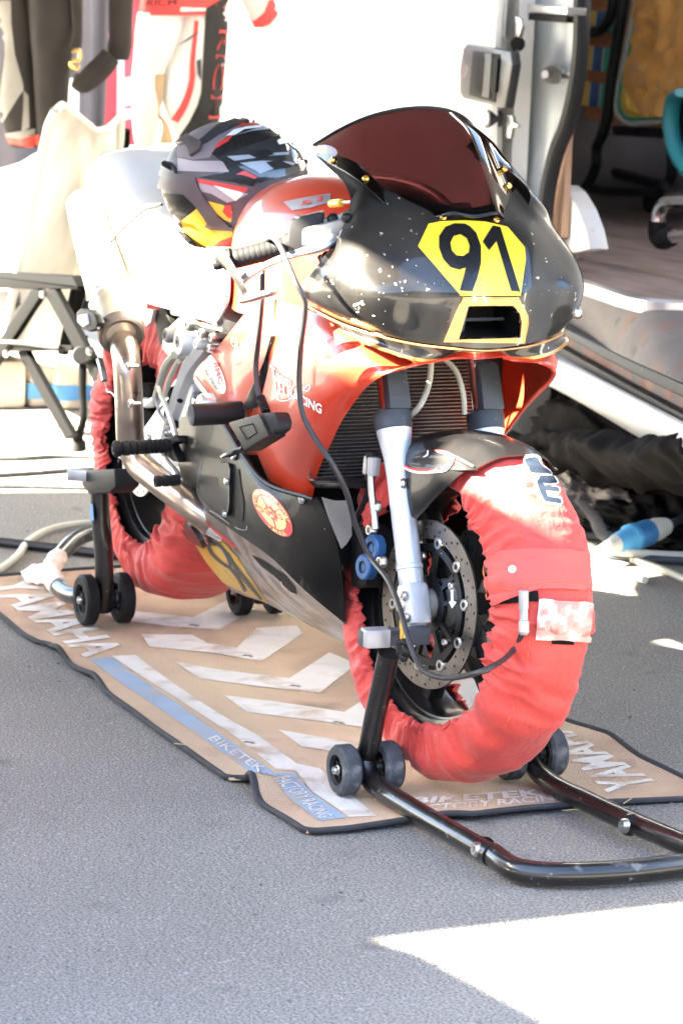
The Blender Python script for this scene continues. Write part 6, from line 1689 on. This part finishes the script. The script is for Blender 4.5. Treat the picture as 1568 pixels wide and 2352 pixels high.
hp('visor', [(1025, 715), (1055, 650), (1110, 605), (1250, 590), (1400, 550), (1480, 470), (1495, 520), (1460, 590), (1300, 640), (1150, 670)], 'helmet_gloss', .003, .004)
tv = [hel_s(*ch(x, y)) for x, y in ((930, 95), (1000, 85), (1080, 90), (1150, 120), (1210, 160))]
tv = [h[0] + h[1] * .006 for h in tv if h]
if len(tv) > 2:
    g = G(); g.tube(tv, [.008, .014, .015, .013, .008], 10, m=30, flat=.6); g.build('crown_vent', 'helmet_black', hd)

# ------------------------------------------------------------------ left: camping chair, hung clothing, awning parts, boxes
cc = thing('camping_chair', 'pale fabric camping chair with dark grey folding frame left of the motorcycle', 'chair', PZ(120, 1020, 0))
YC = .30
def cbar(name, pts, w, t, m_='chair_frame', ys=None):
    g = G(); pp = [P(x, y, YC if len(q_) < 1 else q_[0]) for x, y, *q_ in pts]
    g.tube(pp, w, 8, m=max(2, len(pp)) if len(pp) == 2 else None, flat=t, up=(0, 1, 0)); return g.build(name, m_, cc)
g = G(); g.prism([P(x, y, YC) for x, y in ((-80, 622), (60, 628), (165, 634), (177, 658), (176, 664), (60, 664), (-80, 660))], (0, .055, 0), .008); g.build('armrest', 'chair_frame', cc)
def flat(name, a, b, wpx, dy=.02, y0=None, m_='chair_frame'):
    a, b = np.array(a, float), np.array(b, float); n = np.array([-(b - a)[1], (b - a)[0]]); n /= np.linalg.norm(n); n *= wpx / 2
    yy = YC + .005 if y0 is None else y0
    g = G(); g.prism([P(*(a + n), yy), P(*(b + n), yy), P(*(b - n), yy), P(*(a - n), yy)], (0, dy, 0), .004); return g.build(name, m_, cc)
flat('leg', (88, 665), (-40, 860), 25)
flat('leg', (112, 665), (200, 830), 26)
flat('leg', (190, 800), (238, 905), 22, .02, YC + .03)
flat('leg', (48, 805), (158, 1004), 20, .02, YC + .05)
flat('leg', (178, 662), (162, 800), 16, .02, YC + .32)
flat('rear_leg', (168, 665), (138, 815), 14, .02, YC + .3)
g = G(); g.tube([P(x, y, YC + .1) for x, y in ((192, 770), (190, 900), (192, 960), (180, 1010), (176, 1030))], [.014, .012, .010, .012, .02], 8, m=30); g.build('leg', 'chair_frame', cc)
g = G(); g.lathe([(.02, 0), (.028, .004), (.024, .03), (.012, .04)], P(178, 1036, YC + .1), (0, 0, 1), 14); g.build('leg_foot', 'rubber', cc)
flat('seat_rail', (-20, 796), (165, 800), 14, .02, YC + .02)
g = G(); g.shell(net([[P(x, y, Y) for x, y, Y in r] for r in ([(-80, 790, YC), (40, 790, YC), (120, 800, YC), (135, 800, YC)], [(-80, 800, YC + .1), (40, 806, YC + .1), (100, 806, YC + .1), (130, 804, YC + .1)], [(-80, 800, YC + .3), (30, 806, YC + .3), (100, 806, YC + .3), (125, 806, YC + .3)])], 20, 14), .012); g.build('seat_sling', 'jacket', cc)
for x, y in ((101, 676), (17, 812), (209, 806), (185, 819)):
    g = G(); g.bolt(P(x, y, YC), -YA, .012, .01); g.build('frame_rivet', 'screw', cc)
g = G(); g.cyl(P(187, 816, YC - .002), P(187, 816, YC + .04), .026, 16); g.build('hinge', 'rubber', cc)
BK = []
for j in range(46):
    t = j / 45
    row = []
    for i in range(40):
        u = i / 39
        xl = np.interp(t, [0, .06, .3, .7, 1], [128, 112, 84, 40, 10]); xr = np.interp(t, [0, .1, .3, .6, 1], [278, 277, 262, 222, 160])
        top = np.interp(u, [0, .1, .35, .62, .8, 1], [255, 240, 268, 302, 296, 268])
        x = xl * (1 - u) + xr * u; y = top * (1 - t) + 790 * t
        sag = math.sin(math.pi * u) * .10 * (.3 + t) + .025 * noise.noise(Vector((u * 6, t * 3, 2)))
        row.append(P(x, y, YC + .06 + .46 * u + .0 * t + sag))
    BK.append(row)
BK = np.array(BK)
g = G(); g.shell(BK, .012); g.build('back_sling', 'chair_fabric', cc, smooth=60)
g = G(); g.tube(BK[:, -1], .014, 8, m=60); g.tube(BK[0], .011, 8, m=60); g.tube(BK[:, 0], .014, 8, m=60); g.build('sling_hem', 'chair_fabric', cc)
g = G(); g.tube(BK[2:40, -1] + np.array([-.01, .02, -.01]), .016, 8, m=40); g.build('back_tube', 'chair_frame', cc)
g = G(); g.shell(np.array([[P(x, y, Y) for x, y, Y in r] for r in ([(-60, 664, YC + .1), (0, 668, YC + .1), (40, 668, YC + .12)], [(-60, 700, YC + .1), (10, 705, YC + .1), (43, 700, YC + .12)], [(-60, 700, YC + .1), (0, 715, YC + .1), (28, 722, YC + .12)])]), .01); g.build('side_pocket', 'grey_panel', cc)

XS = -4.35
def garment(rows, X, depth=.55, amp=.010, seed=0, nT=28, nV=40):
    R = np.array(rows, float)
    tt = np.linspace(0, 1, len(R)); T = np.linspace(0, 1, nV)
    L = catmull([(r[0], r[2], 0) for r in R], nV); Rr = catmull([(r[1], r[2], 0) for r in R], nV)
    A = []
    for k in range(nV):
        a, b = PX(L[k][0], L[k][1], X), PX(Rr[k][0], Rr[k][1], X)
        c, h_ = (a + b) / 2, np.linalg.norm(b - a) / 2
        ux = unit(b - a); dx = unit(np.cross(ux, (0, 0, 1)))
        row = []
        for i in range(nT):
            t = 2 * math.pi * i / nT
            v = Vector((math.cos(t) * 1.6 + seed, math.sin(t) * 1.6, k * .16))
            kk = 1 + amp * 10 * noise.noise(v) + amp * 5 * noise.noise(v * 3)
            row.append(c + ux * h_ * math.cos(t) * (1 + (kk - 1) * .25) + dx * h_ * depth * math.sin(t) * kk)
        A.append(row)
    return np.array(A)
def gbuild(A, name, m_, par, ret=False):
    g = G(); g.gridp(A, cu=True); o = g.build(name, m_, par, smooth=180)
    return (o, G().gridp(A, cu=True)) if ret else o
cs = lambda x, y: (294 + x * .25, y * .25)
su = thing('racing_suit', 'white, red and black leather racing suit hanging in front of the van', 'racing suit', PX(420, 150, XS))
AW = garment([(325, 545, -40), (325, 522, 5), (318, 470, 20), (316, 474, 32), (314, 474, 60)], XS, .42, .006, 1)
a1, b1 = gbuild(garment([(322, 552, -45), (322, 530, -10), (321, 524, 6), (320, 520, 16), (319, 516, 26), (318, 512, 34)], XS, .40, .005, 1), 'jacket_waist', 'leather_red', su, True)
a2, b2 = gbuild(garment([(317, 425, 28), (312, 418, 70), (308, 400, 120), (304, 378, 170), (303, 374, 215), (303, 372, 250), (306, 362, 300), (312, 352, 338), (318, 345, 375)], XS, .55, .010, 4), 'trouser_leg', 'leather_white', su, True)
a3, b3 = gbuild(garment([(412, 522, 22), (408, 523, 60), (396, 520, 110), (380, 516, 160), (373, 513, 205), (376, 510, 245), (388, 506, 280), (402, 500, 310), (412, 480, 350)], XS, .55, .008, 7), 'trouser_leg', 'leather_white', su, True)
a4 = gbuild(garment([(348, 380, 170), (346, 376, 200), (352, 372, 232), (360, 368, 255), (372, 390, 290), (365, 400, 330)], XS + .02, .4, .012, 9), 'knee_stretch', 'leather_tan', su)
a5, b5 = gbuild(garment([(540, 622, -25), (556, 632, 8), (566, 640, 30), (572, 640, 48), (580, 628, 64)], XS, .55, .006, 3), 'sleeve', 'leather_white', su, True)
suit_s = on(G().add(b2.v, b2.f).add(b3.v, b3.f).add(b1.v, b1.f).add(b5.v, b5.f).bvh())
poly_decal('black_panel', [[(715, 75), (910, -40), (922, 60), (915, 300), (890, 600), (870, 900), (868, 1100), (700, 1200), (480, 1290), (478, 1240), (560, 1120), (640, 960), (670, 850), (690, 500)]], suit_s, 'leather_black', su, .002, conv=cs)
ribbon_decal('red_piping', [[(630, 190), (622, 300), (605, 450), (592, 600), (590, 720), (560, 860), (500, 1000), (430, 1110)]], [9, 9, 10, 11, 13, 15, 17, 18], suit_s, 'leather_red', su, .003, conv=cs)
poly_decal('red_cuff', [[(1290, 0), (1330, -10), (1375, 80), (1370, 140), (1300, 220), (1180, 270), (1120, 262), (1095, 195), (1170, 185), (1250, 110)]], suit_s, 'leather_red', su, .003, conv=cs)
text_decal('suit_lettering', 'RICH', [cs(835, 270), cs(735, 1090), cs(840, 1085), cs(905, 285)], suit_s, 'leather_red', su, .004)
text_decal('suit_lettering', 'RICH', [cs(843, 292), cs(748, 1070), cs(828, 1062), cs(893, 305)], suit_s, 'leather_black', su, .005)
text_decal('suit_lettering', 'RICH', [cs(170, 60), cs(440, 50), cs(450, -20), cs(180, -5)], suit_s, 'leather_black', su, .004)
for sc in ([(460, 420), (640, 290), (650, 300), (560, 370)], [(630, 560), (670, 540), (670, 740), (640, 680)]):
    poly_decal('scuff_mark', [sc], suit_s, 'plastic_grey', su, .0035, conv=cs)
poly_decal('white_patch', [[(482, 68), (712, 72), (712, 100), (478, 105)]], suit_s, 'leather_white', su, .003, conv=cs)
g = G(); g.cyl(PX(420, -300, XS), PX(421, -45, XS), .012, 10); g.build('hanger_rod', 'black_tube', su)

XJ = -4.75
j1 = thing('black_suit', 'black racing suit with grey panels and red cuffs hanging at the left photo edge', 'racing suit', PX(80, 150, XJ))
o1, q1 = gbuild(garment([(-30, 75, -40), (-8, 78, 30), (8, 82, 90), (2, 86, 180), (-2, 90, 240), (6, 92, 280), (14, 92, 310), (26, 86, 338)], XJ, .6, .012, 2), 'trouser_leg', 'jacket', j1, True)
o2, q2 = gbuild(garment([(60, 190, -40), (66, 190, 30), (70, 178, 80), (74, 166, 130), (78, 160, 190), (82, 156, 250), (86, 150, 300), (90, 140, 340)], XJ + .05, .6, .014, 6), 'trouser_leg', 'jacket', j1, True)
js = on(G().add(q1.v, q1.f).add(q2.v, q2.f).bvh())
cj = lambda x, y: (x * .25, y * .25)
poly_decal('grey_panel', [[(0, 0), (100, 0), (105, 200), (140, 500), (210, 760), (215, 830), (165, 900), (80, 1040), (30, 1130), (0, 1060), (10, 850), (50, 500), (50, 380), (-20, 250)]], js, 'jacket_grey', j1, .003, conv=cj)
poly_decal('grey_panel', [[(215, 830), (260, 880), (270, 1170), (200, 1210), (215, 1000)]], js, 'jacket_grey', j1, .003, conv=cj)
poly_decal('red_cuff', [[(55, 1235), (180, 1280), (360, 1235), (366, 1300), (330, 1360), (200, 1340), (90, 1310)]], js, 'helmet_red', j1, .003, conv=cj)
poly_decal('cuff_band', [[(60, 1225), (320, 1180), (320, 1235), (180, 1280), (70, 1250)]], js, 'jacket_grey', j1, .0036, conv=cj)
g = G(); g.cyl(PX(60, -300, XJ), PX(62, -35, XJ), .012, 10); g.build('hanger_rod', 'black_tube', j1)
j2 = thing('black_jacket', 'black jacket with its sleeve tied round a loose belt beside the red banner', 'jacket', PX(260, 80, XJ + .1))
gbuild(garment([(250, 312, -40), (250, 306, 20), (250, 304, 70), (250, 304, 88), (246, 302, 110), (248, 296, 138)], XJ + .1, .5, .010, 5), 'sleeve', 'jacket', j2)
gbuild(garment([(160, 192, -40), (166, 190, 40), (170, 190, 80), (160, 188, 110)], XJ + .12, .5, .010, 8), 'jacket_hem', 'jacket', j2)
g = G(); pts = [PX(x, y, XJ + .14) for x, y in ((170, 182), (190, 190), (215, 172), (240, 148), (256, 128))]; g.tube(pts, [.025, .036, .040, .040, .036], 10, m=40, flat=.35, up=(1, 0, 0)); g.build('belt', 'jacket', j2)
g = G(); g.tube([PX(x, y, XJ + .16) for x, y in ((165, 118), (182, 116), (182, 138), (166, 140), (164, 152), (176, 158), (182, 148))], .006, 8, m=50); g.build('belt_buckle', 'brass', j2)
g = G(); g.cyl(PX(280, -300, XJ + .1), PX(281, -35, XJ + .1), .012, 10); g.build('hanger_rod', 'black_tube', j2)

# backdrop, banner, pole
XB = -6.6
def sheet(name, px, X, m_, label, cat, th=.02):
    g = G(); g.prism([PX(x, y, X) for x, y in px], (-th, 0, 0)); return tag(g.build(name, m_, None, 0), label, cat)
def wavy(name, px4, X, m_, label, cat, amp=.03, fr=9):
    a, b, c, d_ = [PX(x, y, X) for x, y in px4]
    A = np.array([[(a * (1 - u) + b * u) * (1 - t) + (d_ * (1 - u) + c * u) * t + np.array([amp * math.sin(u * fr) + amp * .5 * math.sin(u * fr * 2.3 + 1), 0, 0]) for u in np.linspace(0, 1, 60)] for t in np.linspace(0, 1, 10)])
    g = G(); g.shell(A, .006); return tag(g.build(name, m_), label, cat)
wavy('awning_curtain', [(-260, -260), (245, -260), (232, 300), (-260, 484)], XB, 'backdrop', 'dark grey awning side curtain behind the hanging clothing', 'curtain', .03, 14)
wavy('awning_curtain', [(172, -260), (262, -260), (236, 420), (172, 480)], XB + .25, 'backdrop', 'narrow dark grey curtain fold next to the red banner', 'curtain', .02, 6)
bn = wavy('red_banner', [(250, -260), (330, -260), (322, 336), (232, 330)], XB - .2, 'banner_red', 'red banner with pale print hanging between dark curtain and racing suit', 'banner', .015, 5)
g = G()
for pl in ([(286, 180), (302, 176), (302, 240), (286, 244)], [(286, 250), (302, 250), (302, 272), (286, 275)]):
    g.prism([PX(x, y, XB - .165) for x, y in pl], (.004, 0, 0))
g.build('banner_print', 'white', bn)
g = G(); g.prism([PX(x, y, XB + .3) for x, y in ((278, -200), (286, -200), (286, 340), (268, 345), (274, 280))], (-.03, 0, 0), .004); tag(g.build('awning_pole', 'pole_blue'), 'pale blue awning pole beside the red banner', 'pole')
g = G(); g.cyl(PX(165, 180, XB + .4), PX(163, 560, XB + .4), .028, 14); tag(g.build('awning_pole', 'white_paint'), 'white awning pole behind the hanging black suit', 'pole')
# pale boxes with blue straps on the ground far left
for k, (x0, x1, y0, y1, lab) in enumerate(((-120, 62, 830, 945, 'large cream box at the left photo edge behind the chair'), (68, 128, 845, 940, 'cream box with a blue strap behind the chair legs'), (132, 210, 850, 945, 'cream box with blue strap next to the rear tyre warmer'))):
    b = thing('storage_box', lab, 'box', PZ((x0 + x1) / 2, y1, 0), 'cream boxes behind the chair')
    c_ = PZ((x0 + x1) / 2, y1 - 4, 0); X_ = c_[0]
    a_, d_ = PX(x0, y1, X_), PX(x1, y1, X_); w_ = np.linalg.norm(d_ - a_); hh = PX((x0 + x1) / 2, y0, X_)[2]
    ux = unit((d_ - a_) * np.array([1, 1, 0])); 
    g = G(); g.box(c_ + np.array([-.15, 0, hh / 2]), (w_, .3, hh), [ux, np.cross((0, 0, 1), ux), np.array([0, 0, 1.])], .02); g.build('box_body', 'cream', b)
    if k:
        g = G(); g.box(c_ + np.array([-.15, 0, .055]), (w_ + .012, .312, .05), [ux, np.cross((0, 0, 1), ux), np.array([0, 0, 1.])], .004); g.build('blue_strap', 'blue_strap', b)

# ------------------------------------------------------------------ awning overhead; trailer and car added out of view to shade the bike
aw = thing('paddock_awning', 'pale canvas awning stretched over the motorcycle between van and poles', 'awning', (-3, 0, 0))
A = np.array([[(x, y, 2.11 + .12 * (1 - ((y + 2) / 3.4 - .5) ** 2 * 4) + .02 * math.sin(x * 3) * math.sin((y + 2) / 3.4 * math.pi)) for x in np.linspace(-7.5, .75, 60)] for y in np.linspace(-2.0, 1.4, 24)])
g = G(); g.shell(A, .004); g.build('canvas', 'tarpaulin', aw)
for x, y in ((-7.3, -1.95), (-4.4, -1.97)):
    g = G(); g.cyl((x, y, 0), (x, y, 2.1), .02, 12); g.build('pole', 'alu', aw)
tl = thing('shade_trailer', 'unseen white box trailer added alongside the awning to cast shade', 'trailer', (-1.6, -4.1, 0))  # placed out of view to throw the low shade across the motorcycle
g = G(); g.box((-1.74, -4.1, 1.42), (3.48, 2.2, 2.08), None, .02); g.build('trailer_body', 'trailer', tl)
g = G(); g.box((-1.98, -4.1, 2.50), (2.98, 2.18, .072), None, .01); g.build('shade_riser', 'trailer', tl)  # raised block added to lift the shadow edge on the fairing
for x in (-2.1, -1.2):
    for y in (-3.15, -5.05):
        g = G(); g.lathe([(.18, -.1), (.31, -.1), (.33, -.07), (.33, .07), (.31, .1), (.18, .1)], (x, y, .33), YA, 28, close=True); w_ = g.build('wheel', 'rubber', tl); g = G(); g.lathe([(.0, -.09), (.17, -.08), (.19, -.1), (.19, .1), (.17, .08), (0, .09)], (x, y, .33), YA, 20); g.build('rim', 'alu', w_)
g = G(); g.box((.5, -4.1, .45), (.9, .12, .08), None, .01); g.build('drawbar', 'black_tube', tl)
pc = thing('shade_car', 'unseen dark estate car added in front of the trailer to cast shade', 'car', (2.3, -4.0, 0))  # added out of view, roof line shaped to bound the sunlit ground
g = G()
CP = [(.03, .35), (.03, 1.60), (.225, 1.625), (.3, 1.652), (.6, 1.685), (2.6, 1.70), (3.2, 1.2), (4.3, 1.05), (4.4, .4)]
g.prism([(x, -3.0, z) for x, z in CP], (0, -1.7, 0), .01); g.build('car_body', 'car_paint', pc)
g = G(); g.prism([(x, -3.0, z) for x, z in ((.75, 1.1), (.8, 1.5), (2.5, 1.5), (2.9, 1.1))], (0, .006, 0)); g.build('side_window', 'glass_dark', pc)
for x in (1.0, 3.6):
    for y in (-3.05, -4.65):
        g = G(); g.lathe([(.18, -.1), (.29, -.1), (.31, -.07), (.31, .07), (.29, .1), (.18, .1)], (x, y, .31), YA, 28, close=True); w_ = g.build('wheel', 'rubber', pc); g = G(); g.lathe([(.0, -.09), (.17, -.08), (.19, -.1), (.19, .1), (.17, .08), (0, .09)], (x, y, .31), YA, 20); g.build('rim', 'alu', w_)

pb = thing('reflection_building', 'long grey building with dark windows added behind the camera for reflections', 'building', (15, 0, 0))  # added out of view so the glossy black paint reflects something dark
g = G(); g.box((17.0, 0, 2.3), (4, 36, 4.6), None, .03); g.build('wall', 'building_wall', pb)
for k in range(12):
    g = G(); g.box((14.985, -16 + k * 2.9, 2.6), (.05, 1.7, 1.3), None, .01); w_ = g.build('window', 'glass_dark', pb)
    g = G(); g.box((14.95, -16 + k * 2.9, 1.9), (.12, 1.9, .08), None, .01); g.build('sill', 'trailer', w_)
g = G(); g.box((16.9, 0, 4.66), (4.6, 36.6, .14), None, .02); g.build('roof', 'plastic_grey', pb)
